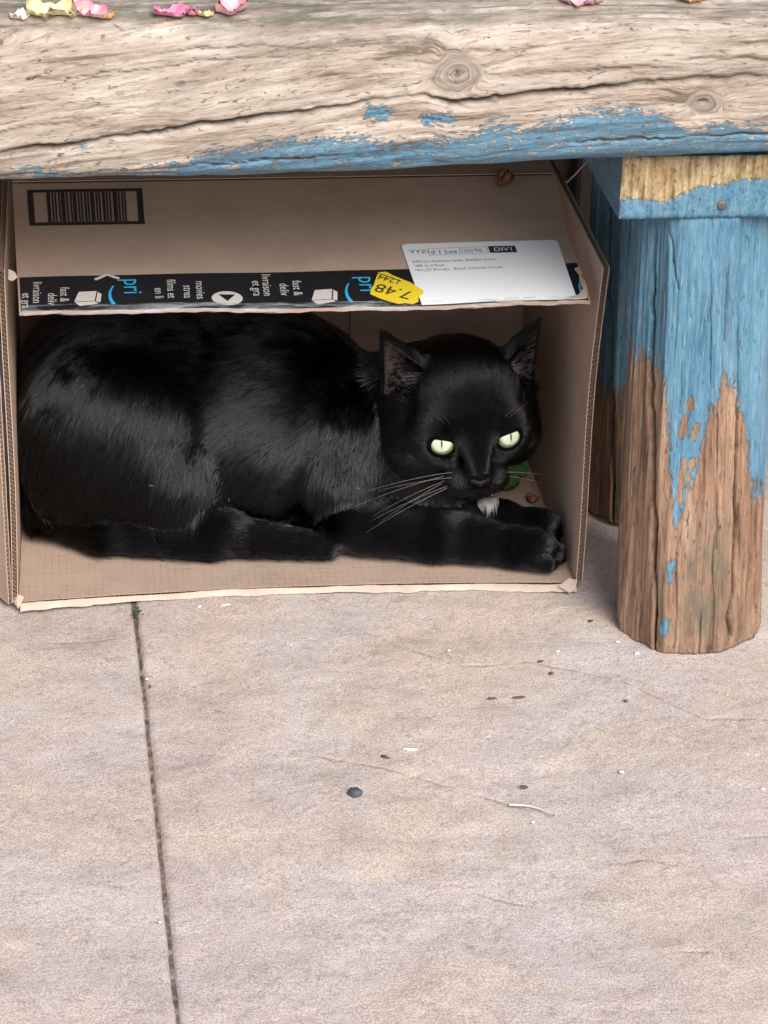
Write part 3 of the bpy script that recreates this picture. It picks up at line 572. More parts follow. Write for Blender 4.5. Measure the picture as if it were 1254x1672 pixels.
# stock barcode printed near the crease
def bar(u0, u1, ta, tb):
    k = lambda u: .05-.038*(u-.014)/.0815
    return [(u0, ta), (u1, ta), (u1+(tb-ta)*k(u1), tb), (u0+(tb-ta)*k(u0), tb)]
B0, B1, T0, T1 = .0140, .0955, .0082, .0505
shape('barcode_frame', bar(B0, B1, T0, T0+.0034), M_black, flap, .0004); shape('barcode_frame', bar(B0+.002, B1+.0008, T1-.0036, T1), M_black, flap, .0004)
shape('barcode_frame', bar(B0, B0+.0042, T0+.0034, T1-.0036), M_black, flap, .0004); shape('barcode_frame', bar(B1-.0042, B1, T0+.0034, T1-.0036), M_black, flap, .0004)
u = .0275; k = 0; ws = [2, 1, 1, 1, 2.2, 1, 1, 2, 1, 1, 1.2, 1, 2.2, 1, 1, 1.6, 1, 1, 2.4, 1, 1, 1, 2, 1.4, 1, 1, 2.6, 1, 1, 1, 1.6]; gp = [1.1, .8, 1.4, .7, 1, 1.5, .7, 1.1, .8, 1.3, .7, 1.0]
while u < .0830:
    w = ws[k % len(ws)]*.00125; shape('barcode_bar', bar(u, u+w, T0+.0036, T1-.0038), M_black, flap, .0004); u += w+gp[k % len(gp)]*.00095; k += 1
# shipping label
def rrect(u0, u1, ta, tb, r, sk=0.):
    p = []
    for cx, cy, a0 in ((u1-r, ta+r, -90), (u1-r, tb-r*.3, 0), (u0+r, tb-r*.3, 90), (u0+r, ta+r, 180)):
        for q in range(5):
            an = math.radians(a0+q*22.5); rr = r if cy < (ta+tb)/2 else r*.3; p.append((cx+rr*math.cos(an), cy+rr*math.sin(an)))
    return [(x+(y-ta)*sk, y) for x, y in p]
n_, m_ = 24, 12
a2, b2 = np.meshgrid(np.linspace(0, 1, n_), np.linspace(0, 1, m_), indexing='ij')
cr = .0035; inset = np.where(b2*.0725 < cr, cr-np.sqrt(np.maximum(cr**2-(cr-b2*.0725)**2, 0)), 0)
b2s = b2**1.6
inset = np.where(b2s*.0725 < cr, cr-np.sqrt(np.maximum(cr**2-(cr-b2s*.0725)**2, 0)), 0)
Ul = .2738+inset+b2s*.0065+a2*(.1110-b2s*.0045-2*inset); Tl = .0802+b2s*.0728
label = sheet('shipping_label', Ul, Tl, .0007, .00035, M_label, box, n_, m_)
LH = .0013
def ltext(s, size, u, t, mat=M_ink, sx=1.): lettering(s, size, u, t, 0, mat, label, LH, sx=sx)
ltext('YYZ1', .0054, .2790, .0920, M_navy, 1.15); ltext('d 1 Lee', .0062, .2935, .0932, M_navy); ltext('20/96', .0060, .3165, .0928, M_ink)
for q in (([(.2920, .0868), (.3140, .0868), (.3140, .0945), (.2922, .0948), (.2920, .0868)]), ([(.3155, .0868), (.3335, .0868), (.3338, .0945), (.3158, .0948), (.3155, .0868)])):
    for i in range(4): strip('label_rule', [q[i], tuple((np.array(q[i])+np.array(q[i+1]))/2), q[i+1]], .00035, M_ink, label, LH)
shape('label_block', [(.3345, .0862), (.3535, .0866), (.3542, .0945), (.3350, .0945)], M_navy, label, LH)
lettering('DIV1', .0062, .3378, .0928, 0, M_label, label, LH+.0003, sx=1.1)
ltext('SUPE Cor Redintrany Setter, Rebellion Sauzric', .0040, .2792, .1035, M_ink, .78); ltext('1088 dis Z Road', .0040, .2797, .1085, M_ink, .8); ltext('Nex JZ5 Burnaby - British Columbia Canada', .0040, .2802, .1135, M_ink, .85)
# yellow price sticker, torn outline
st_pts = [(.2545, .1147), (.2600, .1140), (.2640, .1185), (.2700, .1232), (.2755, .1275), (.2795, .1330), (.2832, .1375), (.2822, .1420), (.2790, .1440), (.2782, .1500), (.2740, .1528), (.2690, .1510), (.2642, .1522), (.2585, .1495), (.2520, .1455), (.2462, .1405), (.2470, .1360), (.2500, .1290), (.2520, .1220)]
p = np.array(st_pts); V = np.vstack([lay(p[:, 0], p[:, 1], .0017), lay(p[:, 0], p[:, 1], .0013)]); k = len(p)
sticker = rel(mesh_obj('price_sticker', V, [tuple(range(k))]+[(i, (i+1) % k, k+(i+1) % k, k+i) for i in range(k)], M_yel, box, smooth=False))
M_sink = mat_plain('sticker_ink', (.05, .042, .02), .6, .2)
lettering('7.48', .0145, .2762, .1395, 180-25, M_sink, sticker, .0021, sx=1.05)
lettering('1244', .0085, .2700, .1255, 180-28, M_sink, sticker, .0021, sx=1.0)
strip('sticker_rule', [(.2545, .1165), (.2620, .1210), (.2690, .1262)], .0008, M_sink, sticker, .0021)
# torn pale paper layer along the front bottom edge
U = np.linspace(.001, .398, 220); q1 = fbm(np.stack([U*30, U*0, U*0], 1), 4, 101); q2 = fbm(np.stack([U*55, U*0, U*0], 1), 4, 102)
prof_ = np.interp(U, [0, .03, .09, .17, .2, .27, .3, .4], [.0060, .0036, .0020, .0024, .0018, .0030, .0040, .0036])
top = np.stack([U, -.0012+0*U, .0040+.0007*q1], 1); midr = np.stack([U, -.0026-.35*prof_*(1+.4*q2), .0030+.0004*q1], 1); bot = np.stack([U, -.0026-prof_*(1+.55*q2), .0009+.0004*np.abs(q1)], 1)
for r_ in (top, midr, bot): r_[:, 1] += bow(U)
rel(mesh_obj('torn_edge', np.stack([top, midr, bot], 1).reshape(-1, 3), grid_faces(len(U), 3), M_torn, box))
def ragged(name, pts, mat, parent=None, z=.002, th=.0009):
    p = np.array(pts, float); k = len(p); V = np.vstack([p+[0, 0, th], p]); return mesh_obj(name, V, [tuple(range(k)), tuple(range(2*k-1, k-1, -1))]+[(i, k+i, k+(i+1) % k, (i+1) % k) for i in range(k)], mat, parent, smooth=False)
rel(ragged('torn_corner', [(.0035, -.001, .0085), (-.0005, -.005, .0015), (-.004, .001, .004), (-.0125, .011, .006), (-.0145, .013, .010), (-.010, .010, .011), (-.003, .003, .0095)], M_torn, box))
rel(ragged('torn_corner', [(.0045, -.0015, .2545), (.0085, -.003, .2530), (.0100, -.002, .2495), (.0070, -.002, .2470), (.0040, -.001, .2475)], M_torn, box))
rel(ragged('torn_corner', [tuple(lay(x, y, .0022)) for x, y in ((.3905, .1190), (.3945, .1165), (.3950, .1250), (.3935, .1300), (.3955, .1350), (.3952, .1440), (.3935, .1545), (.3850, .1555), (.3790, .1545), (.3880, .1510), (.3925, .1440), (.3915, .1340), (.3925, .1260))], M_torn, box))
rel(ragged('torn_corner', [(.385, -.004, .004), (.392, -.010, .002), (.397, -.006, .003), (.399, -.001, .0065), (.393, .001, .0075)], M_torn, box))

# ------------------------------------------------------------------ cat: one implicit body meshed as a single surface
HC = np.array([.3223, .072, .1096]); HS = 1.0448
HR = np.array([[.9945, .099, .0354], [-.0203, -.1487, .9887], [.1032, -.9839, -.1459]])     # rows: right, up, forward of the head
hl = lambda u, v, w: HC+HS*(np.array([u, v, w])@HR)
prims = []     # (kind, data, k, flow, hair length)
def cap(a, b, ra, rb, k=.015, flow=None, hair=.010): prims.append(('c', (np.array(a, float), np.array(b, float), ra, rb), k, flow, hair))
def ell(c, r, R=None, k=.015, flow=None, hair=.010): prims.append(('e', (np.array(c, float), np.array(r, float), np.eye(3) if R is None else np.array(R, float)), k, flow, hair))
def rotz(a, b=0.):
    a = math.radians(a); b = math.radians(b); A = np.array([[math.cos(a), math.sin(a), 0], [-math.sin(a), math.cos(a), 0], [0, 0, 1]])
    B = np.array([[math.cos(b), 0, math.sin(b)], [0, 1, 0], [-math.sin(b), 0, math.cos(b)]]); return B@A
back = (-1, -.05, -.30)
# trunk
ell((.080, .145, .088), (.082, .078, .082), k=.02, flow=back, hair=.013)
cap((.09, .15, .090), (.190, .150, .082), .080, .070, .03, back, .013)
cap((.19, .148, .078), (.275, .140, .060), .066, .050, .03, back, .012)
ell((.178, .108, .056), (.082, .042, .056), k=.02, flow=(-.75, -.1, -.65), hair=.012)
ell((.322, .150, .088), (.036, .040, .043), k=.03, flow=(-.9, .2, -.3), hair=.011)
# near thigh and haunch, knee, hock, foot
ell((.068, .098, .082), (.070, .046, .074), rotz(0, -10), .014, (-.45, -.25, -.85), .013)
ell((.104, .080, .060), (.038, .032, .050), rotz(0, 28), .012, (-.35, -.3, -.9), .014)
cap((.085, .074, .026), (.145, .060, .024), .018, .0175, .010, (1, -.2, 0), .008)
cap((.140, .060, .023), (.220, .046, .0160), .0170, .0095, .006, (1, -.1, 0), .006)
# tail curled round the front
cap((.012, .150, .045), (.006+.012, .100, .030), .022, .021, .008, (0, -1, -.1), .010)
cap((.018, .100, .028), (.060, .070, .0215), .019, .0155, .006, (.9, -.5, 0), .008)
cap((.060, .070, .0215), (.135, .052, .0165), .0155, .0105, .008, (1, -.2, 0), .009)
# shoulder, upper arm, elbow
ell((.252, .100, .064), (.042, .040, .054), rotz(0, 15), .016, (-.25, -.2, -.95), .010)
ell((.236, .074, .046), (.028, .026, .034), rotz(0, 20), .014, (-.1, -.2, -1), .010)
cap((.238, .060, .029), (.300, .043, .0225), .0225, .0170, .007, (1, -.1, 0), .007)
cap((.300, .043, .0225), (.352, .031, .0200), .0170, .0145, .008, (1, -.1, 0), .006)
ell((.322, .055, .022), (.036, .022, .014), rotz(-20), .010, (1, -.15, -.05), .006)
# chest and throat
ell((.302, .092, .060), (.044, .042, .046), k=.02, flow=(.15, -.4, -.9), hair=.011)
cap((.296, .120, .088), hl(0, -.008, -.03), .050, .044, .02, (-.7, .1, -.5), .011)
# far forearm crossing behind
cap((.308, .080, .030), (.350, .058, .0250), .0190, .0155, .010, (1, -.5, 0), .006)
cap((.350, .058, .0250), (.378, .047, .0240), .0150, .0140, .008, (1, -.4, -.2), .005)
# near paw with toes
ell((.366, .0255, .0205), (.0225, .0165, .0142), rotz(-12), .007, (1, -.2, -.1), .004)
for a, b, c, r in ((.3795, .0120, .0140, .0066), (.3860, .0190, .0160, .0074), (.3880, .0275, .0160, .0072), (.3850, .0355, .0155, .0064)):
    cap((a-.012, b+.003, c+.003), (a, b, c), r, r*.92, .0016, (1, -.2, -.2), .003)
# far paw with toes
ell((.377, .0490, .0250), (.0170, .0150, .0128), rotz(-15), .006, (1, -.2, -.1), .004)
for a, b, c, r in ((.3875, .0415, .0235, .0064), (.3900, .0490, .0245, .0070), (.3885, .0565, .0240, .0064)):
    cap((a-.008, b+.002, c+.001), (a, b, c), r, r*.9, .0016, (1, -.2, -.2), .003)
# head
hk = dict(flow='head')
def hell(c, r, k=.010, hair=.006, R=None): ell(hl(*c), np.array(r)*HS, HR if R is None else R, k, 'head', hair)
hell((0, .008, -.008), (.0445, .038, .045), .014, .007)
for s in (-1, 1):
    hell((s*.0285, -.014, .005), (.0245, .0225, .026), .012, .008)
    hell((s*.037, -.006, -.012), (.0145, .022, .020), .012, .011)
    hell((s*.0195, .0135, .0255), (.0160, .0085, .0110), .013, .004)
    hell((s*.0100, -.0285, .0400), (.0126, .0108, .0128), .005, .004)
    hell((s*.0205, -.0135, .0275), (.011, .009, .009), .008, .005)
    hell((s*.0222, -.001, .0232), (.0185, .0150, .0150), .008, .004)
cap(hl(0, .012, .030), hl(0, -.0185, .0495), .0125*HS, .0070*HS, .009, 'head', .0035)
hell((0, -.0395, .0315), (.0112, .0085, .0120), .007, .005)
hell((0, .028, .004), (.030, .018, .028), .014, .006)

def sdf_prim(kd, d, P):
    if kd == 'c':
        a, b, ra, rb = d; ab = b-a; t = np.clip(((P-a)@ab)/(ab@ab), 0, 1)
        return np.linalg.norm(P-a-t[..., None]*ab, axis=-1)-(ra+(rb-ra)*t)
    c, r, R = d; q = (P-c)@R.T; k0 = np.linalg.norm(q/r, axis=-1); k1 = np.linalg.norm(q/(r*r), axis=-1)+1e-9
    return k0*(k0-1)/k1
EARS = []
for s in (-1, 1):
    b = hl(s*.0315, .0195, -.0090); tip = hl(s*.0545, .0585+.0022*(s < 0), -.0150)
    ax = (tip-b)/np.linalg.norm(tip-b); nf = (np.array([s*.45, -.12, .88])@HR); nf = nf-ax*(nf@ax); nf /= np.linalg.norm(nf); sd_ = np.cross(ax, nf)
    EARS.append((b, ax, nf, sd_, np.linalg.norm(tip-b)))
def ear_fields(P, e):
    b, ax, nf, sd_, L = e; q = P-b; h = q@ax; w = q@sd_; n = q@nf; t = np.clip(h/L, -.25, 1)
    def cone(off, r0, r1, fl, pw):
        rr = r0+(r1-r0)*np.clip(t, 0, 1)**pw; hc = np.clip(h, -.012, L)
        return np.sqrt(w**2+((n-off)/fl)**2+(h-hc)**2)-rr
    outer = cone(.0, .0305, .0026, .56, .85)*.8
    tt = np.clip(t, 0, 1); inner = cone(.0094-.0055*tt, .0262, -.0010, .56, .85)*.8
    inner = np.maximum(inner, -(h-.004))
    return outer, inner
def build_body():
    h = .0015; lo = np.array([-.012, -.004, .0046]); hi = np.array([.412, .262, .205]); n = np.ceil((hi-lo)/h).astype(int)
    ax = [lo[i]+h*np.arange(n[i]) for i in range(3)]
    D = np.full(tuple(n), .05, np.float32)
    def region(c0, c1):
        i0 = np.clip(((c0-lo)/h).astype(int), 0, n); i1 = np.clip(((c1-lo)/h).astype(int)+2, 0, n)
        sl = tuple(slice(a, b) for a, b in zip(i0, i1)); G = np.stack(np.meshgrid(*[ax[i][sl[i]] for i in range(3)], indexing='ij'), -1); return sl, G
    def smin(a, b, k): hh = np.maximum(k-np.abs(a-b), 0)/k; return np.minimum(a, b)-hh*hh*k*.25
    for kd, d, k, fl, hr in prims:
        if kd == 'c': r = max(d[2], d[3]); c0 = np.minimum(d[0], d[1])-r; c1 = np.maximum(d[0], d[1])+r
        else: r = d[1].max(); c0 = d[0]-r; c1 = d[0]+r
        sl, G = region(c0-k-.008, c1+k+.008)
        if G.size: D[sl] = smin(D[sl], sdf_prim(kd, d, G).astype(np.float32), k)
    for e in EARS:
        sl, G = region(e[0]-.085, e[0]+.085); o, i = ear_fields(G, e)
        D[sl] = np.minimum(smin(D[sl], o.astype(np.float32), .007), .05); a = D[sl]; b = -i.astype(np.float32); kk = .003
        hh = np.maximum(kk-np.abs(a-b), 0)/kk; D[sl] = np.maximum(a, b)+hh*hh*kk*.25
    for a, b in ((hl(0, -.0265, .0555), hl(0, -.0330, .0520)), (hl(0, -.0330, .0520), hl(.013, -.0372, .0430)), (hl(0, -.0330, .0520), hl(-.013, -.0372, .0430))):
        sl, G = region(np.minimum(a, b)-.01, np.maximum(a, b)+.01); q = -sdf_prim('c', (a, b, .0017, .0017), G).astype(np.float32); D[sl] = np.maximum(D[sl], q)
    # clip into the box: floor, left wall, right wall
    D = np.maximum(D, (.0062-ax[2])[None, None, :].astype(np.float32)); D = np.maximum(D, (.0018-ax[0])[:, None, None].astype(np.float32)); D = np.maximum(D, (ax[0]-.3965)[:, None, None].astype(np.float32)); D = np.maximum(D, (ax[1]-.251)[None, :, None].astype(np.float32))
    D[0] = D[-1] = .01; D[:, 0] = D[:, -1] = .01; D[:, :, 0] = D[:, :, -1] = .01
    # naive surface nets
    s = D < 0; c = np.zeros(tuple(n-1), np.int32)
    for a in (0, 1):
        for b in (0, 1):
            for d in (0, 1): c += s[a:n[0]-1+a, b:n[1]-1+b, d:n[2]-1+d]
    act = (c > 0) & (c < 8); idx = np.full(act.shape, -1, np.int64); ii = np.argwhere(act); idx[act] = np.arange(len(ii))
    acc = np.zeros((len(ii), 3)); cnt = np.zeros(len(ii))
    cor = np.array([(a, b, d) for a in (0, 1) for b in (0, 1) for d in (0, 1)])
    for p in range(8):
        for q in range(p+1, 8):
            if np.abs(cor[p]-cor[q]).sum() != 1: continue
            A = D[tuple((ii+cor[p]).T)]; B = D[tuple((ii+cor[q]).T)]; m = (A < 0) != (B < 0); t = np.where(m, A/np.where(m, A-B, 1), 0)
            acc += np.where(m[:, None], cor[p]+t[:, None]*(cor[q]-cor[p]), 0); cnt += m
    V = lo+h*(ii+acc/cnt[:, None]); F = []
    for axi in range(3):
        sl0 = [slice(None)]*3; sl1 = [slice(None)]*3; sl0[axi] = slice(0, -1); sl1[axi] = slice(1, None)
        A = s[tuple(sl0)]; B = s[tuple(sl1)]; e = np.argwhere(A != B); u_, v_ = (axi+1) % 3, (axi+2) % 3
        ok = (e[:, u_] > 0) & (e[:, v_] > 0) & (e[:, u_] < n[u_]-1) & (e[:, v_] < n[v_]-1); e = e[ok]
        du = np.eye(3, dtype=int)[u_]; dv = np.eye(3, dtype=int)[v_]
        q = np.stack([idx[tuple((e-du-dv).T)], idx[tuple((e-dv).T)], idx[tuple(e.T)], idx[tuple((e-du).T)]], 1)
        fl = A[tuple(e.T)]; q[~fl] = q[~fl][:, ::-1]; F.append(q)
    F = np.vstack(F)
    # one light smoothing pass
    nb = np.zeros_like(V); ct = np.zeros(len(V))
    for a, b in ((0, 1), (1, 2), (2, 3), (3, 0)):
        for p, q in ((a, b), (b, a)): np.add.at(nb, F[:, p], V[F[:, q]]); np.add.at(ct, F[:, p], 1)
    V = V*.5+.5*nb/ct[:, None]
    return V, F
CV, CF = build_body()
ear_in = np.zeros(len(CV))
for e in EARS:
    o, i = ear_fields(CV, e); hgt = (CV-e[0])@e[1]/e[4]; ear_in = np.maximum(ear_in, np.clip(1-np.abs(i)/.0022, 0, 1)*np.clip((hgt-.02)/.1, 0, 1)*((CV-e[0])@e[2] > -.006))
white = np.clip(1-np.linalg.norm((CV-np.array([.341, .052, .046]))/[.009, .02, .012], axis=1), 0, 1)
def mat_cat():
    t = NT('black_cat_skin'); ei = t.attr('ear_inner'); co = t.obj(); n = t.noise(co, 260., 3.)
    c = t.mix(n, (.003, .003, .0035), (.005, .005, .0055)); c = t.mix(t.m_('MULTIPLY', ei, t.rng(n, .3, .7, .55, 1.)), c, (.062, .050, .048))
    return t.done(c, .6, t.bump(n, .3, .001), Specular_IOR_Level=.02)
M_skin = mat_cat()
cat = tag(empty('cat', (.2, .1, .006)), 'black cat with pale green eyes lying in the cardboard box', 'cat')
body = rel(mesh_obj('body', CV, CF, M_skin, cat, attrs=dict(ear_inner=ear_in)))
# eyes
def eye(s):
    E = hl(s*.0222, -.0008, .0282); r = .0128
    f = np.array([s*.20, .10, 1.0])@HR; f /= np.linalg.norm(f); u = np.array([1., 0, 0])@HR; u -= f*(f@u); u /= np.linalg.norm(u); v = np.cross(f, u); v = -v if v[2] < 0 else v
    n, m = 40, 28; th = np.linspace(0, math.pi*.62, m); ph = np.linspace(0, 2*math.pi, n, endpoint=False); T, Ph = np.meshgrid(th, ph, indexing='ij')
    a = np.sin(T)*np.cos(Ph); b = np.sin(T)*np.sin(Ph); c = np.cos(T)
    V = E+r*(a[..., None]*u+b[..., None]*v+c[..., None]*f); V = V.reshape(-1, 3)
    g = np.array([-.02+.10*(-s)*.2, .20]); 
    rel(mesh_obj('eye', V, grid_faces(m, n, cv=True), M_eye, cat, attrs=dict(ix=(a.ravel()-g[0])*r*1000, iy=(b.ravel()-g[1])*r*1000)))
    # lids: shell just outside the eyeball with an almond opening
    rl = r+.0007; na = 60; az = np.radians(np.linspace(-66, 66, na)); a0 = math.radians(43); tilt = math.radians(9)*s
    q = np.clip(1-(az/a0)**2, 0, None); cornr = np.tan(tilt)*np.clip(az, -a0, a0)*.9
    upr = cornr+math.radians(22)*q**.36; lwr = cornr-math.radians(35)*q**.55
    for edge, lim, nm in ((upr, math.radians(62), 'upper_eyelid'), (lwr, -math.radians(62), 'lower_eyelid')):
        rows = []; k = 14
        for j in range(-1, k):
            tt = max(j, 0)/(k-1); el = edge+(lim-edge)*tt; rr = r-.0012 if j < 0 else rl+.0006*math.sin(min(1, tt*5)*math.pi*.5)
            rows.append(E+rr*((np.cos(el)*np.sin(az))[:, None]*u+np.sin(el)[:, None]*v+(np.cos(el)*np.cos(az))[:, None]*f))
        rel(mesh_obj(nm, np.vstack(rows), grid_faces(k+1, na), M_lid, cat))
t = NT('cat_eye'); ix, iy = t.attr('ix'), t.attr('iy')
slit = t.m_('MULTIPLY', t.m_('SUBTRACT', 1., t.m_('POWER', t.m_('DIVIDE', t.m_('ABSOLUTE', iy), 4.6), 2.), clamp=True), .58)
pup = t.rng(t.m_('SUBTRACT', slit, t.m_('ABSOLUTE', ix)), -.22, .18)
rad = t.m_('SQRT', t.m_('ADD', t.m_('MULTIPLY', ix, ix), t.m_('MULTIPLY', iy, iy)))
ir = t.noise(t.n('CombineXYZ', {0: ix, 1: iy}), .8, 4.)
c = t.ramp(t.m_('ADD', t.m_('DIVIDE', rad, 11.), t.m_('MULTIPLY', t.m_('SUBTRACT', ir, .5), .35)), [(.05, (.43, .52, .33)), (.3, (.54, .62, .46)), (.55, (.58, .65, .50)), (.74, (.16, .20, .11))])
M_eye = t.done(t.mix(pup, c, (.03, .04, .025)), .12, Coat_Weight=1., Coat_Roughness=.03)
M_lid = mat_plain('eyelid_skin', (.0022, .002, .0022), .8, .3, Specular_IOR_Level=.04)
eye(-1); eye(1)
# nose leather
n, m = 24, 14; th = np.linspace(0, math.pi, m); ph = np.linspace(0, 2*math.pi, n, endpoint=False); T, Ph = np.meshgrid(th, ph, indexing='ij')
a = np.sin(T)*np.cos(Ph); b = np.sin(T)*np.sin(Ph); c = np.cos(T); a = a*(1+.35*b)
loc = np.stack([a*.0072, b*.0050-.0222+.000*c, c*.0052+.0515-.0016*(b < -.2)*np.abs(a)], -1).reshape(-1, 3)
nos = np.exp(-(((np.abs(loc[:, 0])-.0036)/.0016)**2+((loc[:, 1]+.0242)/.0014)**2)); loc[:, 2] -= .0022*nos
rel(mesh_obj('nose', HC+HS*loc@HR, grid_faces(m, n, cv=True), mat_plain('nose_leather', (.010, .009, .010), .42, .3, 900., .5, Specular_IOR_Level=.35), cat))

# ------------------------------------------------------------------ fur
def grow(N):
    A = CV[CF[:, 0]]; B = CV[CF[:, 1]]; C = CV[CF[:, 2]]; Dd = CV[CF[:, 3]]
    fn = np.cross(C-A, Dd-B); ar = np.linalg.norm(fn, axis=1)*.5; fn /= (2*ar[:, None]+1e-12)
    # smooth vertex normals
    vn = np.zeros_like(CV)
    for k in range(4): np.add.at(vn, CF[:, k], fn*ar[:, None])
    vn /= np.linalg.norm(vn, axis=1)[:, None]+1e-12
    cen = (A+C)*.5; dh = np.linalg.norm(cen-HC, axis=1)
    w = ar*np.where(dh < .062, 3.0, 1.)*np.where((cen[:, 0] > .22) & (cen[:, 1] < .08) & (cen[:, 2] < .06), 1.8, 1.)*np.where((cen[:, 2] < .012) | (cen[:, 1] > .2) | (cen[:, 0] < .0035), .05, 1)*(fn[:, 1] < .75)
    f = rng.choice(len(CF), N, p=w/w.sum()); s = rng.random(N)[:, None]; t = rng.random(N)[:, None]
    bl = lambda X: (X[CF[f, 0]]*(1-s)+X[CF[f, 1]]*s)*(1-t)+(X[CF[f, 3]]*(1-s)+X[CF[f, 2]]*s)*t
    P = bl(CV); Nn = bl(vn); Nn /= np.linalg.norm(Nn, axis=1)[:, None]; ein = bl(ear_in[:, None])[:, 0]
    # groom from the body masses under each root
    ws = np.zeros(N); fl = np.zeros((N, 3)); hl_ = np.zeros(N); nose = hl(0, -.014, .058)
    rad = P-nose; rad /= np.linalg.norm(rad, axis=1)[:, None]; rad = rad+np.array([0, 0, -.12])
    for kd, d, k, flow, hr in prims:
        sd_ = sdf_prim(kd, d, P); wt = np.exp(-np.clip(sd_+.002, 0, None)/.0018)+1e-7
        v = rad if isinstance(flow, str) else np.array(flow, float)/np.linalg.norm(flow)
        fl += wt[:, None]*v; hl_ += wt*hr; ws += wt
    fl /= ws[:, None]; hl_ /= ws
    for e in EARS:
        h = (P-e[0])@e[1]; o, i = ear_fields(P, e); m = (h > .006) & (np.abs(o) < .004); fl[m] = e[1]+.3*e[3]*0; hl_[m] = .0045
        m2 = (ein > .3); fl[m2] = e[1]*.6+e[2]*.5; 
    # tufting noise
    q = (.45+.55*np.clip((hl_-.006)/.007, 0, 1))[:, None]*(np.stack([vnoise(P*95, 201), vnoise(P*95, 202), vnoise(P*95, 203)], 1)*.26+np.stack([vnoise(P*330, 204), vnoise(P*330, 205), vnoise(P*330, 206)], 1)*.20)+rng.normal(0, .06, (N, 3))
    hd = np.linalg.norm(P-HC, axis=1) < .060; q[hd] = q[hd]*1.9
    fl = fl/np.linalg.norm(fl, axis=1)[:, None]+q
    tn = fl-Nn*(fl*Nn).sum(1)[:, None]; tn /= np.linalg.norm(tn, axis=1)[:, None]+1e-9
    ln = hl_*rng.uniform(.6, 1.15, N)*np.where(rng.random(N) < .12, 1.4, 1.)*(1+.3*vnoise(P*140, 207))
    keep = np.ones(N, bool)
    for s_ in (-1, 1):
        E = hl(s_*.0222, -.0008, .0282); de = np.linalg.norm(P-E, axis=1); keep &= de > .0139; ln = np.where(de < .022, np.minimum(ln, .0038), ln)
    dn = np.linalg.norm(P-hl(0, -.0222, .0515), axis=1); keep &= dn > .0085; ln = np.where(dn < .018, np.minimum(ln, .0028), ln)
    keep &= ~((ein > .25) & (rng.random(N) < .86))
    lift = rng.uniform(.10, .28, N)+.26*np.clip(1-(hl_-.004)/.006, 0, 1); lift = np.where(ein > .25, .5, lift)
    K = 4; pts = np.zeros((N, K, 3)); x = np.linspace(0, 1, K)
    for j in range(K):
        pts[:, j] = P-Nn*.0003+tn*(ln*x[j]*np.cos(lift))[:, None]+Nn*(ln*(x[j]*np.sin(lift)-.22*x[j]**2*np.sin(lift)))[:, None]+np.array([0, 0, -1])*(.06*ln*x[j]**2)[:, None]
    # stay inside the box
    keep &= (pts[:, -1, 0] > .0008) & (pts[:, -1, 0] < .3955) & (pts[:, -1, 2] > .0056)
    dh_ = np.linalg.norm((P-HC)@HR.T/np.array([.062, .062, .060]), axis=1) < 1
    wm_ = np.linalg.norm((P-np.array([.3405, .055, .0450]))/[.0085, .025, .012], axis=1)+.35*vnoise(P*260, 210) < .85
    return pts[keep], dh_[keep], ein[keep], ln[keep]
def curves(name, pts, rad, mat, parent):
    n, K = pts.shape[:2]; cu = bpy.data.hair_curves.new(name); cu.add_curves([K]*n)
    cu.attributes['position'].data.foreach_set('vector', pts.astype(np.float32).ravel())
    ra = cu.attributes.get('radius') or cu.attributes.new('radius', 'FLOAT', 'POINT'); ra.data.foreach_set('value', np.asarray(rad, dtype=np.float32).ravel())
    cu.materials.append(mat); o = bpy.data.objects.new(name, cu); link(o, parent); return rel(o)
def mat_hair(name, col, rough=.32, rr=.55, ior=1.55):
    m = bpy.data.materials.new(name); m.use_nodes = True; nt = m.node_tree; nt.nodes.clear()
    o = nt.nodes.new('ShaderNodeOutputMaterial'); h = nt.nodes.new('ShaderNodeBsdfHairPrincipled'); h.model = 'CHIANG'; h.parametrization = 'COLOR'
    h.inputs['Color'].default_value = (*col, 1); h.inputs['Roughness'].default_value = rough; h.inputs['Radial Roughness'].default_value = rr
    h.inputs['Random Roughness'].default_value = .3; h.inputs['IOR'].default_value = ior
    nt.links.new(h.outputs[0], o.inputs[0]); return m
M_fur = mat_hair('black_fur', (.0015, .0014, .0018), .14, .28, 1.42)
M_furh = mat_hair('black_head_fur', (.0015, .0014, .0018), .30, .5, 1.40)
M_grey = mat_hair('ear_hair', (.26, .24, .235), .4); M_pale = mat_hair('white_fur', (.75, .73, .70), .4); M_wh = mat_hair('whisker', (.55, .54, .53), .3)
pts, wm, ein, ln = grow(300000)
taper = np.array([1., .9, .65, .15])[None, :]
br = np.where(rng.random(len(pts)) < .12, .00030, .00018)
fur = curves('fur', pts[~wm], br[~wm][:, None]*taper, M_fur, cat); fur['kind'] = 'stuff'
hf = curves('head_fur', pts[wm], br[wm][:, None]*taper, M_furh, cat); hf['kind'] = 'stuff'
TP = []
for i in range(170):
    a, b_ = np.clip(rng.normal(0, 1, 2), -1.7, 1.7); top = np.array([.3395+.0046*a, .0500-.0008*abs(a), .0490+.0024*b_]); l = rng.uniform(.003, .0125)*(1-.22*abs(a))
    d = np.array([.10-.22*a+.12*rng.normal(), -.62+.15*rng.normal(), -.78]); d /= np.linalg.norm(d); TP.append([top+d*l*x+np.array([0, -.0012, .0008])*math.sin(x*3.1) for x in np.linspace(0, 1, 4)])
pf = curves('chest_patch', np.array(TP), np.full((len(TP), 1), .00030)*taper, M_pale, cat); pf['kind'] = 'stuff'; pf['label'] = 'small white tuft of fur on the chest'
